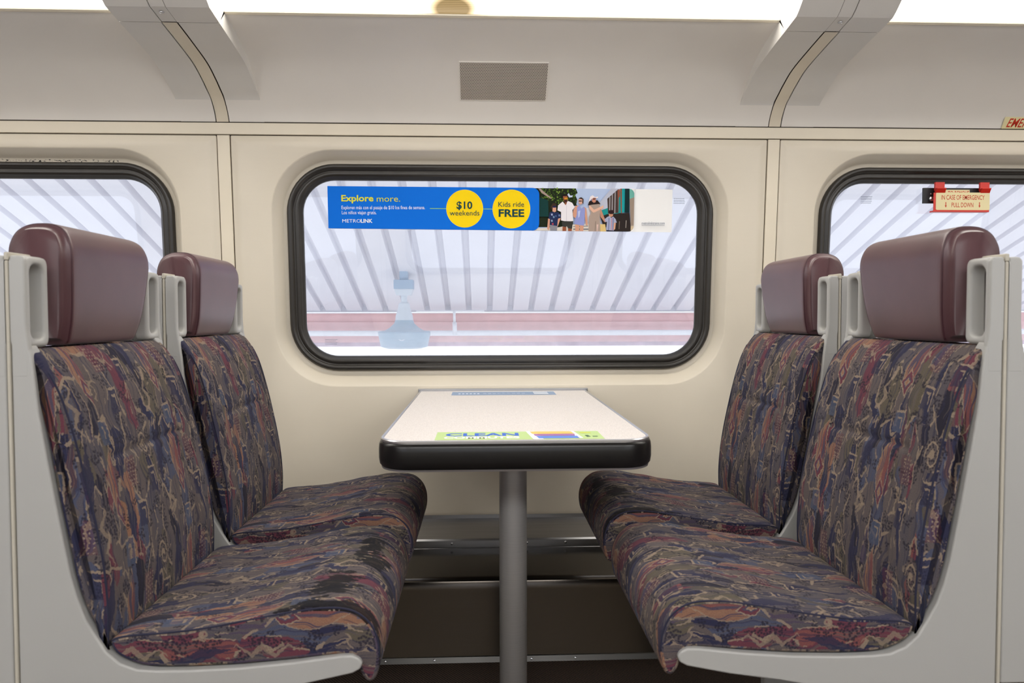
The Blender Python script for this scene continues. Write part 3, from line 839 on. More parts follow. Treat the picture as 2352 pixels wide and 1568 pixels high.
PLATE_CUT = [(0.0085, 0.401)] + PLATE[1:-5]
def shell_builder(leg):
    mb = MB()
    for s in (-1, 1):
        a, b_ = sorted((s * (HALF + 0.005), s * (HALF - 0.022)))
        mb.prism(PLATE if s == leg else PLATE_CUT, a, b_)
        y1_, y2_ = s * (HALF + 0.0053), s * (HALF - 0.006)
        mb.prism([(0.0085, 0.90), (0.0085, 1.0825), (0.0255, 1.0825), (0.0305, 1.0775), (0.0305, 0.98), (0.0325, 0.955), (0.0345, 0.94), (0.034, 0.90)], min(y1_, y2_), max(y1_, y2_))
    return mb
def make_seat(headrest=True, fabric=None):
    fab = fabric or M['fabric']
    root = empty('train_seat', (0, 0, 0))
    sh = shell_builder(-1).build('shell', M['shell'], root, bevel=0.008, seg=4)
    mb = MB()
    core = [(0.0087, 0.405), (0.0087, 0.930), (0.012, 0.9365), (0.024, 0.9365), (0.030, 0.925), (0.036, 0.90), (0.042, 0.846), (0.062, 0.713), (0.082, 0.600), (0.103, 0.532), (0.134, 0.484), (0.154, 0.465), (0.180, 0.4525), (0.21, 0.448), (0.26, 0.447), (0.42, 0.456), (0.50, 0.462), (0.51, 0.450), (0.44, 0.435), (0.3, 0.415)]
    mb.prism(core, -HALF + 0.0225, HALF - 0.0225)
    mb.build('back_pan', M['shell'], root)
    for s in (-1, 1):
        # grab handle: a flat loop with a slot, beside the headrest
        yc = s * (HALF + 0.005 - 0.030); zc = (0.944 + 1.083) / 2; hh = (1.083 - 0.944) / 2
        loops = []
        def Rr(hw, h2, r, x): return [(x, yc + a, zc + b2) for a, b2 in rrect(hw, h2, r, 8, 3)]
        SH = hh - 0.013; SWd = 0.0165
        seq = [Rr(0.030, hh, 0.012, 0.0085), Rr(0.030, hh, 0.012, 0.024), Rr(0.0285, hh - 0.0015, 0.011, 0.029), Rr(0.025, hh - 0.005, 0.009, 0.0312),
               Rr(SWd + 0.004, SH + 0.004, 0.0155, 0.0312), Rr(SWd + 0.001, SH + 0.001, 0.014, 0.0295), Rr(SWd, SH, 0.0135, 0.026), Rr(SWd - 0.001, SH, 0.0135, 0.0085)]
        mb = MB(); n = len(seq[0])
        for R_ in seq: mb.v += R_
        k = len(seq)
        for i in range(k):
            j = (i + 1) % k
            for a in range(n):
                mb.f.append([i*n+a, i*n+(a+1) % n, j*n+(a+1) % n, j*n+a]); mb.mi.append(0)
        mb.build('grab_handle', M['shell'], root, auto=0.9)
    bk, ring = cushion('back_cushion', BACK_PROF, fab, root, HALF - 0.002, r_end=0.006, disp=back_disp, dome=0, planar='z')
    for s in (-1, 1):
        MB().tube([(x, s * (HALF - 0.0035), z) for x, z in ring[:78:1]], 0.0016, 6).build('seam', M['seam'], bk, smooth=True)
    sc, ring = cushion('seat_cushion', SEAT_PROF, fab, root, HALF - 0.002, r_end=0.006, disp=seat_disp, dome=0, planar='x', uoff=0.05, voff=0.04)
    for s in (-1, 1):
        MB().tube([(x, s * (HALF - 0.0035), z) for x, z in ring[:84:1]], 0.0016, 6).build('seam', M['seam'], sc, smooth=True)
    if headrest:
        hr, ring = cushion('headrest', HR_PROF, M['vinyl'], root, 0.136, r_end=0.007, n=110, m=30, dome=0.016, mod=hr_mod)
        for s in (-1, 1):
            MB().tube([hr_mod((x, s * 0.1325, z)) for x, z in ring[:100]], 0.0019, 6).build('piping', M['stitch'], hr, smooth=True)
        for s in (-1, 1):
            mb = MB(); yo = s * (HALF + 0.0058)
            mb.box(0.0018, min(yo, yo - s*0.02), 0.40, 0.0072, max(yo, yo - s*0.02), 1.075)
            mb.box(0.0010, min(yo - s*0.055, yo), 1.075, 0.0080, max(yo - s*0.055, yo), 1.0875)
            mb.build('gasket', M['gasket'], root, bevel=0.002, seg=2)
    return root

def kids(o): return [c for c in bpy.data.objects if c.parent == o]
def copy_tree(o, parent=None):
    c = o.copy(); C.objects.link(c)
    if parent is not None:
        c.parent = parent; c.matrix_parent_inverse = o.matrix_parent_inverse.copy()
    for ch in kids(o): copy_tree(ch, c)
    return c

XL, XR = -0.710, 0.828
YN, YF = 1.11 - 2.5 + HALF, 1.64 - 2.5 + HALF
def stain(y, v, ry, rv): return (0.05 + y, 0.04 + v, ry, rv)
M['fab_worn_l'] = mat_fabric('patterned_moquette_worn', stains=(stain(0.09, 0.36, 0.045, 0.018), stain(0.0, 0.375, 0.035, 0.022), stain(-0.125, 0.325, 0.05, 0.030), stain(0.045, 0.345, 0.05, 0.010), stain(-0.209, 0.36, 0.013, 0.085)))
M['fab_worn_r'] = mat_fabric('patterned_moquette_scuffed', stains=(stain(-0.08, 0.375, 0.04, 0.02), stain(0.04, 0.35, 0.045, 0.022), stain(0.209, 0.36, 0.010, 0.08)))
proto = make_seat(True)
SG = 'moquette seats facing the table'
SL = [('near left', XL, YN, 0.0, 'patterned moquette seat with maroon headrest, near left of the table, worn black patches', 'fab_worn_l'),
      ('far left', XL, YF, 0.0, 'patterned moquette seat with maroon headrest, left of the table beside the window wall', None),
      ('near right', XR, YN, PI, 'patterned moquette seat with maroon headrest, near right of the table, clean cushion', None),
      ('far right', XR, YF, PI, 'patterned moquette seat with maroon headrest, right of the table beside the window wall', 'fab_worn_r')]
for k, (nm, x, y, rz, lab, mt) in enumerate(SL):
    o = proto if k == 0 else copy_tree(proto)
    o.location = (x, y, 0); o.rotation_euler = (0, 0, rz)
    tag(o, lab, 'seat', SG)
for k, (nm, x, y, rz, lab, mt) in enumerate(SL):
    if mt:
        o = [r for r in bpy.data.objects if r.get('label') == lab][0]
        for ch in kids(o):
            if ch.name.startswith('seat_cushion'):
                ch.data = ch.data.copy(); ch.data.materials[0] = M[mt]
tmp = shell_builder(1).build('shell', M['shell']); shell_b = tmp.data; shell_b.polygons.foreach_set('use_smooth', [True] * len(shell_b.polygons)); bpy.data.objects.remove(tmp)
def swap_shell(root):
    for ch in kids(root):
        if ch.name.startswith('shell'): ch.data = shell_b
for k, (nm, x, y, rz, lab, mt) in enumerate(SL):
    if rz: swap_shell([r for r in bpy.data.objects if r.get('label') == lab][0])
proto2 = make_seat(False)
SB = [(XL + 0.009, YN, PI, 'seat facing away behind the near left seat, only its grey side panel in view'), (XL + 0.009, YF, PI, 'seat facing away behind the far left seat'),
      (XR - 0.009, YN, 0.0, 'seat facing away behind the near right seat, at the right picture edge'), (XR - 0.009, YF, 0.0, 'seat facing away behind the far right seat')]
for k, (x, y, rz, lab) in enumerate(SB):
    o = proto2 if k == 0 else copy_tree(proto2)
    o.location = (x, y, 0); o.rotation_euler = (0, 0, rz)
    if rz: swap_shell(o)
    tag(o, lab, 'seat', 'seats facing away from the table')

# ------------------------------------------------------------------ table
TX = 0.071; THW = 0.2885; TY0 = 1.477 - 2.5; TY1 = -0.004; TZ = 0.734
tb = empty('table', (TX, -0.6, 0)); tl = Vector(tb.location)
tag(tb, 'white laminate table with thick black bumper edge on a steel pole, under the window', 'table')
def table_outline(ins, k=14, r0=0.072):
    r = r0 - ins; x1 = THW - ins; y0 = TY0 + ins
    pts = [(-x1, TY1)]
    pts += [(-x1 + r - r*math.cos(PI/2*j/k), y0 + r - r*math.sin(PI/2*j/k)) for j in range(k+1)]
    pts += [(x1 - r + r*math.sin(PI/2*j/k), y0 + r - r*math.cos(PI/2*j/k)) for j in range(k+1)]
    pts += [(x1, TY1)]
    return [(x, y + 0.6) for x, y in pts]
def loft_outlines(seq, cap_top=True, cap_bot=True):
    mb = MB(); n = len(table_outline(0))
    for ins, z in seq: mb.v += [(x, y, z) for x, y in table_outline(ins)]
    for i in range(len(seq) - 1):
        for a in range(n):
            b_ = (a + 1) % n; mb.f.append([i*n+a, i*n+b_, (i+1)*n+b_, (i+1)*n+a]); mb.mi.append(0)
    if cap_bot: mb.f.append(list(range(n))[::-1]); mb.mi.append(0)
    if cap_top: mb.f.append(list(range((len(seq)-1)*n, len(seq)*n))); mb.mi.append(0)
    return mb
loft_outlines([(0.0075, 0.676), (0.0075, TZ)]).build('tabletop', M['lam'], tb, auto=0.5)
loft_outlines([(0.0072, TZ - 0.010), (0.0072, TZ + 0.0004), (0.006, TZ + 0.0014), (0.002, TZ + 0.0012), (0.0, TZ - 0.0008), (0.0, TZ - 0.005), (0.002, TZ - 0.006)], False, False).build('edge_trim', M['edge'], tb, auto=0.5)
loft_outlines([(0.003, TZ - 0.005), (-0.0008, TZ - 0.0065), (-0.0032, TZ - 0.012), (-0.0042, TZ - 0.022), (-0.0042, TZ - 0.042), (-0.0025, TZ - 0.053), (0.0025, TZ - 0.0585), (0.008, TZ - 0.0600)], False, False).build('bumper', M['bumper'], tb, auto=0.8)
loft_outlines([(0.001, TZ - 0.0585), (0.002, TZ - 0.0625), (0.012, TZ - 0.0635), (0.016, TZ - 0.0605)], True, True).build('lower_edge_trim', M['edge'], tb, auto=0.5)
pb = MB(); py = 1.69 - 2.5 + 0.6
pb.lathe([(0.0325, 0.0), (0.0325, 0.672)], (0, py, 0), 48).build('pole', M['pole'], tb, auto=0.6)
MB().lathe([(0.075, 0.0), (0.075, 0.008), (0.070, 0.012), (0.0328, 0.012)], (0, py, 0), 40).build('foot_plate', M['pole'], tb, auto=0.4)
MB().lathe([(0.06, 0.660), (0.06, 0.671)], (0, py, 0), 32).build('mounting_flange', M['pole'], tb, auto=0.4)
MB().box(-0.292, 0.6 - 0.012, 0.716, 0.294, 0.6 + 0.004, 0.742).build('wall_bracket', M['alu'], tb, bevel=0.0015)

# ------------------------------------------------------------------ lettering
def text_mesh(body, size, xs=1.0, bold=0.0, align='LEFT', shear=0.0):
    cu = bpy.data.curves.new('lettering', 'FONT'); cu.body = body; cu.size = size; cu.align_x = align
    cu.offset = bold; cu.shear = shear; cu.resolution_u = 3
    ob = bpy.data.objects.new('lettering', cu); C.objects.link(ob)
    dg = bpy.context.evaluated_depsgraph_get()
    me = bpy.data.meshes.new_from_object(ob.evaluated_get(dg))
    V = [(v.co.x * xs, v.co.y) for v in me.vertices]; Fc = [tuple(p.vertices) for p in me.polygons]
    bpy.data.objects.remove(ob); bpy.data.curves.remove(cu); bpy.data.meshes.remove(me)
    return V, Fc
def text_fit(body, x0, x1, base, cap, bold=0.0, shear=0.0, capch='H'):
    """flat text between x0 and x1 with given cap height, on a baseline"""
    Vc, _ = text_mesh(capch, 1.0); ch = max(y for x, y in Vc)
    V, Fc = text_mesh(body, cap / ch, bold=bold * cap, shear=shear)
    a = min(x for x, y in V); b_ = max(x for x, y in V); k = (x1 - x0) / (b_ - a)
    return [(x0 + (x - a) * k, base + y) for x, y in V], Fc
_mc = {}
def ink(rgb, rough=0.45):
    key = tuple(rgb)
    if key not in _mc: _mc[key] = mat_plain('print_%d_%d_%d' % key, rgb, 0.6, var=0.0, spec=0.15)
    return _mc[key]

class Flat:
    """printed flat sheet: 2-D shapes in pixel-like units, y down, stacked in thin layers, ONE mesh per part"""
    def __init__(s, fn): s.fn = fn; s.v = []; s.f = []; s.mi = []; s.mats = []; s.layer = 0
    def _m(s, rgb):
        m = ink(rgb)
        if m not in s.mats: s.mats.append(m)
        return s.mats.index(m)
    def poly(s, pts, rgb):
        s.layer += 1; b = len(s.v); s.v += [s.fn(x, y, s.layer) for x, y in pts]
        s.f.append(tuple(range(b, b + len(pts)))); s.mi.append(s._m(rgb))
    def raw(s, V, Fc, rgb):
        s.layer += 1; b = len(s.v); s.v += [s.fn(x, y, s.layer) for x, y in V]; k = s._m(rgb)
        for f in Fc: s.f.append(tuple(b + i for i in f)); s.mi.append(k)
    def circ(s, cx, cy, rx, ry, rgb, n=40):
        s.poly([(cx + rx*math.cos(2*PI*i/n), cy + ry*math.sin(2*PI*i/n)) for i in range(n)], rgb)
    def text(s, body, x0, x1, base, cap, rgb, bold=0.0, shear=0.0):
        V, Fc = text_fit(body, x0, x1, -base, cap, bold, shear)
        s.raw([(x, -y) for x, y in V], Fc, rgb)
    def build(s, name, parent):
        return mesh_obj(name, s.v, s.f, s.mats, parent, mi=s.mi)

# ------------------------------------------------------------------ advert on the window
PX0, PX1 = -0.527, 0.665                      # world x of photo columns 757 and 1538
K = (PX1 - PX0) / 781.0
po = empty('window_advert', (0.069, WY(1.36) + 0.05, 1.362))
tag(po, 'long blue, yellow and white travel advert stuck on the top of the middle window pane', 'poster')
pl = Vector(po.location)
def adv(base):
    def fn(px, y, layer):
        x = PX0 + (px - 757) * K
        tilt = (px - 757) / 781.0
        top = 1.4365 - 0.0040 * tilt; bot = 1.2945 - 0.0095 * tilt
        ytop = 432 + 7 * tilt; ybot = 526 + 9 * tilt
        z = top + (bot - top) * (y - ytop) / (ybot - ytop)
        return (x - pl.x, WY(z) + 0.0555 - base - layer * 0.00003 - pl.y, z - pl.z)
    return fn
fl = Flat(adv(0.0)); fl.poly([(757, 432), (757, 526), (1538, 535), (1538, 439)][::1], (252, 252, 253))
# give the sheet a little real thickness
fl.build('backing_sheet', po)
ph = Flat(adv(0.0003))
Q = lambda L: [(1240 + x * 0.07015, 430 + y * 0.07015) for x, y in L]
top_y = lambda px: 432 + 7 * (px - 757) / 781.0; bot_y = lambda px: 526 + 9 * (px - 757) / 781.0
ph.poly([(1215, top_y(1215)), (1215, bot_y(1215)), (1449, bot_y(1449)), (1449, top_y(1449))], (186, 204, 238))
def q(L, c): ph.poly(Q(L), c)
q([(-330, 85), (1080, 95), (1140, 240), (1060, 300), (1130, 450), (1100, 600), (1130, 640), (1000, 660), (1000, 1330), (-330, 1330)], (30, 40, 20))
q([(1100, 800), (1500, 700), (1900, 760), (1900, 1260), (1100, 1260)], (226, 226, 236))
rng = random.Random(5)
for k in range(150):
    x = rng.uniform(-60, 1090); y = rng.uniform(100, 620 if x > 400 else 480); s = rng.uniform(14, 46)
    c = rng.choice([(92, 124, 44), (66, 96, 34), (120, 150, 60), (48, 70, 26)])
    q([(x + s*rng.uniform(.5, 1)*math.cos(a), y + s*rng.uniform(.5, 1)*math.sin(a)) for a in (0, 1.2, 2.4, 3.6, 4.9)], c)
q([(800, 300), (840, 250), (900, 330), (980, 320), (960, 380), (860, 390)], (200, 214, 240))
q([(-330, 300), (180, 480), (200, 1000), (-330, 1000)], (12, 58, 56))
q([(-150, 95), (-60, 110), (0, 170), (290, 410), (270, 432), (-30, 250)], (168, 148, 138))
q([(-330, 1370), (500, 1345), (950, 1250), (1500, 1225), (1900, 1215), (1990, 1474), (-330, 1440)], (222, 214, 204))
q([(1000, 1300), (1480, 1290), (1480, 1320), (1000, 1330)], (150, 148, 150)); q([(1000, 1380), (1500, 1380), (1500, 1420), (1000, 1420)], (120, 122, 132))
# the train
def t3(L, c): q([(x + 1283, y) for x, y in L], c)
t3([(560, 560), (940, 110), (1320, 110), (1320, 870), (640, 960), (600, 760)], (192, 196, 214))
t3([(620, 800), (820, 730), (1060, 620), (1200, 480), (1240, 120), (1350, 110), (1350, 870), (700, 960)], (28, 148, 148))
t3([(820, 430), (1180, 120), (1190, 880), (850, 900)], (72, 58, 54))
for a in (890, 970, 1060): t3([(a, 380 - (a - 890)), (a + 28, 360 - (a - 890)), (a + 28, 890), (a, 900)], (176, 172, 176))
t3([(1150, 160), (1230, 120), (1230, 850), (1185, 850)], (150, 84, 62)); t3([(1190, 400), (1290, 300), (1290, 850), (1190, 860)], (40, 140, 142))
t3([(1290, 110), (1390, 110), (1390, 860), (1290, 860)], (24, 158, 164)); t3([(1390, 110), (1540, 110), (1550, 880), (1390, 870)], (6, 44, 48))
t3([(1240, 110), (1290, 110), (1310, 1060), (1285, 1060)], (140, 84, 60))
t3([(1540, 120), (1700, 140), (1700, 380), (1550, 440)], (112, 184, 172)); t3([(1550, 440), (1700, 380), (1700, 1290), (1600, 1280)], (160, 142, 128))
t3([(820, 920), (1550, 880), (1620, 1474), (1100, 1474), (700, 1300), (600, 1000)], (44, 36, 34))
t3([(600, 1240), (760, 1240), (800, 1474), (600, 1474)], (226, 196, 130)); t3([(1600, 1290), (1700, 1290), (1700, 1440), (1600, 1440)], (210, 190, 160))
t3([(1215, 1150), (1240, 1150), (1230, 1400), (1210, 1400)], (140, 120, 104)); t3([(1440, 1120), (1460, 1120), (1450, 1360), (1430, 1360)], (180, 170, 160))
# figures: skin, clothes
SK = (214, 158, 132); SK2 = (150, 88, 62)
q([(180, 1060), (240, 1060), (230, 1360), (200, 1440), (150, 1380)], SK); q([(520, 1030), (590, 1050), (500, 1300), (440, 1380), (410, 1320)], SK)
q([(320, 700), (440, 700), (440, 830), (390, 860), (320, 830)], SK); q([(255, 690), (330, 570), (430, 580), (450, 670), (330, 680), (320, 800), (270, 760)], (62, 44, 34))
q([(330, 660), (440, 665), (435, 710), (335, 715)], (30, 32, 84))
q([(230, 860), (330, 840), (400, 870), (500, 850), (590, 940), (590, 1040), (500, 1060), (480, 1300), (230, 1260), (250, 1080), (190, 1060)], (32, 44, 84))
for (x, y, c) in ((300, 930, (170, 180, 214)), (360, 1010, (120, 150, 180)), (300, 1130, (150, 170, 200)), (430, 980, (60, 90, 140)), (330, 1230, (176, 70, 90)), (540, 960, (110, 130, 170))):
    q([(x-30, y-24), (x+24, y-30), (x+30, y+30), (x-14, y+36)], c)
q([(235, 1260), (480, 1300), (470, 1450), (250, 1446)], (140, 140, 150))
q([(650, 340), (800, 330), (810, 500), (760, 560), (690, 520)], SK2); q([(630, 380), (640, 300), (700, 270), (800, 290), (810, 340), (660, 350), (650, 420)], (28, 20, 20))
q([(700, 400), (810, 390), (805, 440), (710, 450)], (220, 150, 40)); q([(690, 470), (800, 460), (780, 540), (710, 530)], (60, 34, 28))
q([(480, 800), (500, 640), (650, 520), (730, 620), (820, 500), (960, 560), (1040, 700), (970, 790), (1000, 1140), (800, 1160), (600, 1120), (600, 850)], (238, 234, 240))
q([(700, 560), (790, 560), (750, 640)], SK2); q([(770, 640), (780, 640), (790, 1140), (775, 1140)], (206, 200, 212))
q([(620, 1140), (990, 1150), (960, 1390), (830, 1370), (790, 1300), (760, 1330), (640, 1310)], (56, 56, 52))
q([(650, 1320), (770, 1330), (770, 1462), (650, 1462)], (150, 84, 56)); q([(835, 1370), (955, 1390), (950, 1464), (835, 1464)], (150, 84, 56))
q([(1000, 800), (1060, 660), (1180, 640), (1100, 980), (1080, 1060), (1000, 1000), (985, 900)], SK); q([(1340, 680), (1420, 740), (1460, 1080), (1470, 1290), (1420, 1280), (1380, 1000)], SK)
q([(1160, 440), (1310, 440), (1310, 560), (1240, 620), (1175, 580)], (220, 170, 150)); q([(1160, 460), (1190, 400), (1260, 385), (1325, 440), (1320, 600), (1285, 560), (1290, 450), (1200, 430)], (54, 36, 34))
q([(1165, 490), (1280, 490), (1270, 520), (1170, 522)], (44, 20, 34))
q([(1120, 700), (1190, 640), (1250, 760), (1330, 680), (1380, 760), (1370, 1180), (1350, 1290), (1200, 1270), (1040, 1230), (1060, 1060), (1110, 960)], (148, 156, 214))
q([(1150, 830), (1230, 800), (1200, 1000), (1160, 1040)], (190, 200, 236)); q([(1060, 1250), (1200, 1270), (1190, 1464), (1070, 1464)], SK); q([(1220, 1275), (1340, 1290), (1330, 1464), (1215, 1464)], SK)
t3([(230, 500), (500, 480), (600, 600), (500, 640), (240, 640), (190, 640)], (36, 24, 24)); t3([(320, 400), (450, 400), (440, 540), (380, 560), (320, 520)], (206, 140, 116))
t3([(200, 560), (260, 360), (340, 320), (420, 380), (520, 360), (500, 420), (380, 390), (280, 460)], (246, 236, 238)); t3([(350, 430), (440, 420), (430, 450), (355, 460)], (40, 24, 26))
t3([(220, 640), (330, 620), (560, 600), (600, 760), (580, 1050), (600, 1474), (215, 1474), (230, 1000), (290, 880), (230, 720)], (176, 156, 144))
t3([(215, 650), (270, 660), (390, 780), (600, 690), (700, 640), (690, 730), (420, 860), (360, 870), (250, 760)], (232, 184, 160))
t3([(590, 760), (620, 760), (740, 1060), (790, 1160), (740, 1180), (600, 1000)], (196, 140, 116)); t3([(480, 1250), (540, 1250), (510, 1474), (490, 1474)], (220, 190, 180)); t3([(440, 1150), (455, 1150), (440, 1474), (425, 1474)], (120, 104, 96))
t3([(870, 900), (1020, 900), (1010, 980), (940, 1020), (880, 980)], (206, 150, 122)); t3([(870, 900), (880, 800), (1020, 790), (1040, 890), (1000, 920), (920, 920)], (44, 24, 28))
t3([(740, 1080), (830, 1010), (900, 980), (950, 1040), (1020, 1000), (1100, 1080), (1140, 1190), (1070, 1200), (1050, 1450), (790, 1430), (820, 1160), (770, 1180)], (172, 176, 204))
for a in (870, 960, 1010): t3([(a, 1040), (a + 22, 1040), (a + 14, 1440), (a - 6, 1440)], (92, 100, 150) if a != 960 else (200, 130, 140))
t3([(1050, 1200), (1110, 1200), (1090, 1400), (1030, 1440)], (222, 168, 140)); t3([(800, 1430), (1050, 1450), (1100, 1474), (810, 1470)], (24, 22, 30))
# white corners at the photo's right end
def corner(cx, cy, sx, sy, r):
    ph.poly([(cx, cy)] + [(cx - sx*r + sx*r*math.sin(PI/2*i/8), cy - sy*r + sy*r*math.cos(PI/2*i/8)) for i in range(9)], (252, 252, 253))
corner(1449.2, top_y(1449) - 0.1, 1, -1, 13); corner(1449.2, bot_y(1449) + 0.1, 1, 1, 13)
ph.build('printed_photo', po)
bl = Flat(adv(0.0078))
BLUEC = (0, 112, 226); YEL = (254, 218, 10); TXT = (18, 66, 74)
bl.poly([(757, top_y(757)), (757, bot_y(757)), (1218, bot_y(1218))] + [(1217 + 15*math.sin(PI/2*i/8), bot_y(1225) - 15 + 15*math.cos(PI/2*i/8)) for i in range(9)]
        + [(1217 + 15*math.cos(PI/2*i/8), top_y(1225) + 15 - 15*math.sin(PI/2*i/8)) for i in range(9)] + [(1218, top_y(1218))], BLUEC)
bl.poly([(985, 481.3), (985, 482.7), (1130, 484), (1130, 482.6)], (150, 204, 90))
bl.circ(1063.3, 482.4, 41.6, 42.2, YEL, 64); bl.circ(1169, 483.4, 42.8, 43.3, YEL, 64)
bl.build('printed_panel', po)
YT = (226, 226, 60); WH = (236, 246, 255)
lt = Flat(adv(0.0092)); lt.text('Explore', 787.5, 859, 465.8, 13.2, YT, 0.035); lt.text('more.', 866.5, 918.5, 466.8, 13.2, YT, -0.004); lt.build('headline', po)
lt = Flat(adv(0.0092)); lt.text('Exploren más con el pasaje de $10 los fines de semana.', 787.5, 974, 483.6, 7.6, WH, 0.004)
lt.text('Los niños viajan gratis.', 788, 865, 494.8, 7.6, WH, 0.004); lt.build('small_print', po)
lt = Flat(adv(0.0092)); lt.text('METRO', 788.5, 829.5, 513.4, 7.4, WH, 0.0); lt.text('LINK', 829.8, 856, 513.6, 7.8, WH, 0.045); lt.build('wordmark', po)
lt = Flat(adv(0.0092)); lt.text('$10', 1045, 1080.5, 482.6, 15.6, TXT, 0.035); lt.text('weekends', 1029.5, 1096.5, 497.6, 11.0, TXT, 0.0); lt.build('fare_lettering', po)
lt = Flat(adv(0.0092)); lt.text('Kids ride', 1139.5, 1197.5, 478.3, 11.0, TXT, 0.0); lt.text('FREE', 1140, 1198, 500.2, 15.8, TXT, 0.04); lt.build('fare_lettering', po)
lt = Flat(adv(0.0092)); lt.text('metrolinktrains.com', 1467, 1520, 518.0, 6.0, (30, 60, 104), 0.0); lt.poly([(1467, 519.3), (1467, 520.0), (1520, 520.2), (1520, 519.5)], (30, 60, 104)); lt.build('web_address', po)

# ------------------------------------------------------------------ stickers on the table
def on_table(z0):
    def fn(x, y, layer): return (x, -y, z0 + layer * 0.00004)
    return fn
def sticker(name, cx, cy, label, group=None):
    o = empty(name, (cx, cy, TZ + 0.0003)); tag(o, label, 'sticker', group); return o
s1 = sticker('table_sticker', 0.078, 1.548 - 2.5, 'green CLEAN sticker with coloured bars near the front edge of the table')
f = Flat(on_table(0.0)); W2, H2 = 0.178, 0.052
f.poly([(-W2, -H2), (-W2, H2), (W2, H2), (W2, -H2)], (188, 212, 146)); f.build('backing', s1)
f = Flat(on_table(0.0002))
f.text('CLEAN', -0.158, 0.0, 0.004, 0.036, (70, 110, 206), 0.05); f.text('COMMUTES', -0.160, 0.0, 0.036, 0.024, (250, 252, 250), 0.05)
f.poly([(0.018, -H2), (0.028, H2), (0.05, H2), (0.036, -H2)], (248, 248, 250)); f.poly([(0.114, -H2), (0.122, H2 - 0.01), (0.134, H2 - 0.01), (0.124, -H2)], (248, 248, 250))
f.poly([(0.026, -0.048), (0.030, -0.016), (0.122, -0.016), (0.118, -0.048)], (244, 196, 110)); f.poly([(0.032, -0.014), (0.034, 0.010), (0.120, 0.010), (0.122, -0.014)], (166, 116, 170))
f.poly([(0.036, 0.012), (0.040, 0.042), (0.126, 0.042), (0.124, 0.012)], (104, 140, 220)); f.poly([(0.135, -0.034), (0.137, -0.022), (0.160, -0.022), (0.158, -0.034)], (214, 222, 90))
f.poly([(0.142, 0.004), (0.144, 0.026), (0.152, 0.026), (0.149, 0.004)], (84, 110, 90)); f.poly([(0.156, 0.016), (0.157, 0.024), (0.168, 0.024), (0.167, 0.016)], (100, 126, 100))
f.build('print', s1)
s2 = sticker('table_sticker', 0.070, 2.405 - 2.5, 'narrow grey-blue sticker with white print along the wall end of the table')
f = Flat(on_table(0.0)); f.poly([(-0.172, -0.052), (-0.172, 0.052), (0.172, 0.052), (0.172, -0.052)], (146, 164, 190)); f.build('backing', s2)
f = Flat(on_table(0.0002)); rr_ = random.Random(3)
for k in range(6):
    x = -0.150 + k * 0.0125; f.poly([(x, -0.006), (x, 0.024), (x + 0.007, 0.024), (x + 0.007, -0.006)], (206, 216, 230))
for k in range(9):
    x = -0.07 + k * 0.016; f.poly([(x, -0.004 + 0.008*math.sin(k)), (x + 0.003, 0.012 + 0.008*math.sin(k)), (x + 0.014, 0.008 + 0.008*math.sin(k + 1)), (x + 0.012, -0.002)], (190, 202, 222))
f.poly([(0.10, -0.038), (0.10, 0.040), (0.148, 0.040), (0.148, -0.038)], (206, 212, 222))
f.build('print', s2)

# ------------------------------------------------------------------ emergency signs at the right window
def on_wall(loc, off=0.0):
    def fn(x, y, layer): return (x - loc[0], -0.00004 * layer - off, -y - loc[2])
    return fn
ex = empty('emergency_pull_handle', (1.68, WY(1.40) + 0.012, 1.39))
tag(ex, 'red emergency pull handle with cream sign on the frame of the right window', 'handle')
el = ex.location
RED = mat_plain('red_painted_metal', (206, 40, 24), 0.4); CRM = mat_plain('cream_sign_plastic', (232, 220, 176), 0.4)
BLK = mat_plain('black_bracket_metal', (22, 20, 26), 0.5)
tray = MB(); tray.box(-0.108, 0.0, -0.0375, 0.094, 0.020, -0.0325); tray.box(-0.104, 0.003, -0.034, 0.096, 0.006, 0.030)
tray.build('tray', RED, ex, bevel=0.001)
f = Flat(lambda x, y, l: (x, 0.0022 - 0.00004 * l, -y))
f.raw([(x, -z) for x, z in rrect(0.0965, 0.0305, 0.005, 5, 2)], [tuple(range(len(rrect(0.0965, 0.0305, 0.005, 5, 2))))], (232, 220, 176))
R_ = (196, 60, 40)
f.text('IN CASE OF EMERGENCY', -0.077, 0.078, -0.0055, 0.0155, R_, 0.01); f.text('PULL DOWN', -0.040, 0.038, 0.0205, 0.0155, R_, 0.01)
for xa in (-0.061, 0.060):
    f.poly([(xa - 0.0014, 0.003), (xa - 0.0014, 0.016), (xa + 0.0014, 0.016), (xa + 0.0014, 0.003)], R_)
    f.poly([(xa - 0.0036, 0.0145), (xa, 0.0225), (xa + 0.0036, 0.0145)], R_)
f.build('sign_plate', ex)
for nm, xa in (('hook', -0.088), ('hook', 0.073)):
    mb = MB(); w = 0.0235
    pts = [(0.002, 0.029), (-0.006, 0.043), (-0.0055, 0.0455), (0.004, 0.0445), (0.004, 0.054), (0.004, 0.0665), (0.012, 0.0665), (0.012, 0.040), (0.006, 0.029)]
    mb.prism(pts, xa - 0.010 * (1 if xa < 0 else 1), xa + w, 'x'); mb.build('hook', RED, ex, bevel=0.0006)
mb = MB(); mb.box(-0.128, 0.024, -0.004, 0.085, 0.032, 0.050); mb.build('bracket', BLK, ex, bevel=0.0008)
for xa, za in ((-0.101, 0.029), (0.053, 0.028)): screw(ex, (xa, 0.0238, za), (0, -1, 0), 0.0035)
MB().lathe([(0.009, 0.0), (0.008, -0.008), (0.003, -0.011), (0.0005, -0.011)], (-0.103, 0.0238, 0.011), 18, 'y').build('knob', M['screw'], ex, auto=0.5)
f = Flat(lambda x, y, l: (x, 0.0195 - 0.00004 * l, -y))
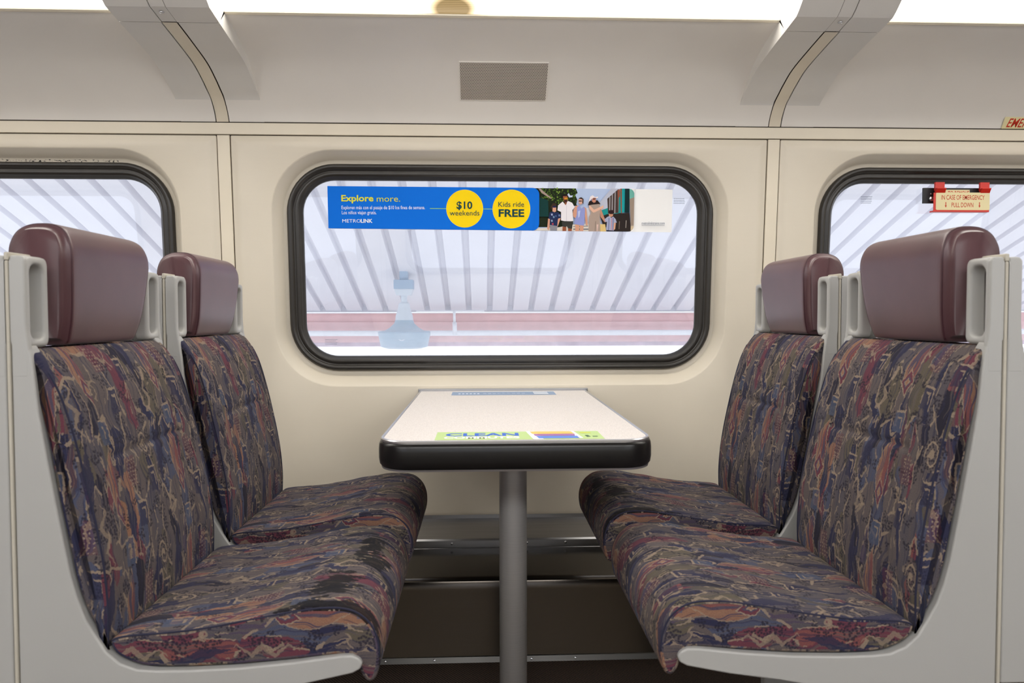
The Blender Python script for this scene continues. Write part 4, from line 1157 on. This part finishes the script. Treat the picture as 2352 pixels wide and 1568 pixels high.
f.poly([(-0.080, -0.043), (-0.080, -0.018), (0.036, -0.018), (0.036, -0.043)], (232, 220, 176)); f.text('PULL TO REMOVE', -0.077, 0.034, -0.0245, 0.0135, R_, 0.02)
f.build('rear_sign_plate', ex)
em = empty('emergency_sign', (1.892, -0.0665, 1.651)); tag(em, 'cream sticker with red slanted capitals at the right picture edge above the trim', 'sign')
f = Flat(lambda x, y, l: (x, -0.0015 - 0.00004 * l - (-y) * 0.56, -y))
f.raw([(x, -z) for x, z in rrect(0.105, 0.0175, 0.003, 4, 2)], [tuple(range(len(rrect(0.105, 0.0175, 0.003, 4, 2))))], (236, 224, 176))
f.text('EMERGENCY', -0.090, 0.092, 0.0125, 0.025, (200, 56, 36), 0.018, 0.25)
f.build('sign_print', em)

# small maker's marks etched on the panes
mk = ink((120, 128, 146))
for (x, z, n, lab) in ((-0.530, 0.900, 4, 'tiny dark lettering printed on the lower left corner of the middle pane'), (0.690, 1.390, 4, 'tiny grey lettering printed on the middle pane right of the advert'),
                       (1.358, 1.400, 5, 'tiny dark lettering printed on the upper left of the right pane')):
    mb = MB(); r5 = random.Random(int(x * 100) + 9)
    for i in range(n):
        a = -0.02
        while a < 0.018:
            w = r5.uniform(0.0015, 0.005); zz = z + 0.0105 - i * 0.0055
            mb.box(x + a, WY(zz) + 0.0562, zz, x + a + w, WY(zz) + 0.0568, zz + 0.0017); a += w + 0.0012
    o = mb.build('pane_marking', mk); tag(o, lab, 'marking', 'etched markings on the panes')

# ------------------------------------------------------------------ outside: canopy, beam, lamp, platform
M['deck'] = mat_plain('white_canopy_steel', (232, 231, 238), 0.6, var=0.03, nscale=2)
M['pink'] = mat_plain('weathered_pink_beam', (232, 190, 190), 0.7, var=0.06, nscale=9)
M['pipe'] = mat_plain('white_pipe', (240, 242, 246), 0.5, var=0.01)
DE, ZE, SL_ = 7.0, 1.040, 0.376
def roof(D): return ZE + (DE - D) * SL_
mb = MB(); xs = []; p = 0.1985; g = 0.058; xo = 0.099 - 40 * p
for i in range(80):
    a = xo + i * p
    x_a, x_b, x_c, x_d = a, a + p - g, a + p - g + 0.012, a + p - 0.012
    for (xa, ha, xb, hb) in ((x_a, 0, x_b, 0), (x_b, 0, x_c, 0.055), (x_c, 0.055, x_d, 0.055), (x_d, 0.055, a + p, 0)):
        mb.add([(xa, 3.6 - 2.5, roof(3.6) + ha), (xb, 3.6 - 2.5, roof(3.6) + hb), (xb, DE - 2.5, roof(DE) + hb), (xa, DE - 2.5, roof(DE) + ha)], [(0, 1, 2, 3)])
mb.box(-8, DE - 2.5 + 0.001, roof(DE) - 0.004, 8, DE - 2.5 + 0.02, roof(DE) + 0.08)
cn = mb.build('platform_canopy', M['deck'], fixn=False); tag(cn, 'white ribbed steel canopy roof sloping down outside the windows', 'canopy')
bm_ = empty('canopy_beam', (0, DE - 2.5, 0.7)); tag(bm_, 'faded pink steel beam along the lower edge of the canopy outside', 'beam')
mb = MB(); L_ = 8.0
mb.box(-L_, 0.03, 0.235, L_, 0.05, 0.325); mb.box(-L_, 0.0, 0.045, L_, 0.05, 0.24); mb.build('web', M['pink'], bm_)
mb = MB(); mb.box(-L_, 0.005, 0.005, L_, 0.06, 0.045); mb.build('lower_flange', mat_plain('dull_mauve_flange', (200, 176, 190), 0.7, var=0.15, nscale=12), bm_)
mb = MB(); mb.box(-L_, -0.03, 0.324, L_, 0.06, 0.332); mb.build('upper_flange', M['pipe'], bm_)
cp = empty('conduit_pipe', (0, 6.85 - 2.5, 0.836)); tag(cp, 'white horizontal pipe on a short hanger, running in front of the pink beam outside', 'pipe')
MB().tube([(-L_, 0, 0), (L_, 0, 0)], 0.026, 14).build('pipe', M['pipe'], cp, smooth=True)
mb = MB(); mb.tube([(-0.265, -0.02, 0.214), (-0.262, -0.02, 0.104)], 0.013, 10); mb.tube([(-0.262, -0.02, 0.104), (-0.258, -0.02, -0.016)], 0.021, 10); mb.tube([(-0.62, -0.02, 0.206), (0.02, -0.02, 0.209)], 0.008, 8)
mb.build('hanger', M['pipe'], cp, smooth=True)

LD = 6.15
k6 = LD / F_PX
lp = empty('pendant_lamp', (-0.660, LD - 2.5, 0.80)); tag(lp, 'pale blue-grey pendant lamp hanging from the canopy outside the middle window', 'lamp')
LB = mat_plain('pale_blue_lamp_housing', (164, 186, 208), 0.5); LB2 = mat_plain('white_lamp_collar', (214, 222, 230), 0.5)
LBG = mat_plain('dusty_lamp_glass', (168, 190, 206), 0.35)
H = lambda py: 0.99 + (727 - py) * k6 - 0.80
mb = MB(); mb.box(-0.080, -0.07, H(664), 0.080, 0.07, H(643)); mb.box(-0.035, -0.035, H(643), 0.035, 0.035, H(610)); mb.build('junction_box', LB, lp, bevel=0.006)
mb = MB(); mb.prism([(-0.078, H(664)), (0.078, H(664)), (0.06, H(678)), (-0.06, H(678))], -0.06, 0.06); mb.lathe([(0.05, H(666)), (0.045, H(676)), (0.026, H(680)), (0.026, H(694)), (0.03, H(697))], (0, 0, 0), 24); mb.build('neck', LB2, lp, auto=0.5)
MB().lathe([(0.028, H(693)), (0.045, H(697)), (0.052, H(706)), (0.060, H(716)), (0.072, H(724)), (0.076, H(736))], (0, 0, 0), 28).build('ballast_housing', LB2, lp, auto=0.4)
MB().lathe([(0.075, H(734)), (0.085, H(742)), (0.125, H(752)), (0.165, H(758)), (0.215, H(760)), (0.222, H(763)), (0.196, H(795)), (0.150, H(799)), (0.02, H(800))], (0, 0, 0), 36).build('reflector', LBG, lp, auto=0.5)
MB().lathe([(0.03, 0), (0.03, -0.004), (0.001, -0.004)], (0, -0.205, H(772)), 20, 'y').build('badge', M['pipe'], lp, auto=0.5)

b = MB(); b.box(-14, 0.7, -1.45, 14, 24, -1.40); o = b.build('station_platform', mat_plain('pale_platform_concrete', (226, 226, 224), 0.85)); tag(o, 'pale concrete station platform outside, below the windows', 'platform')
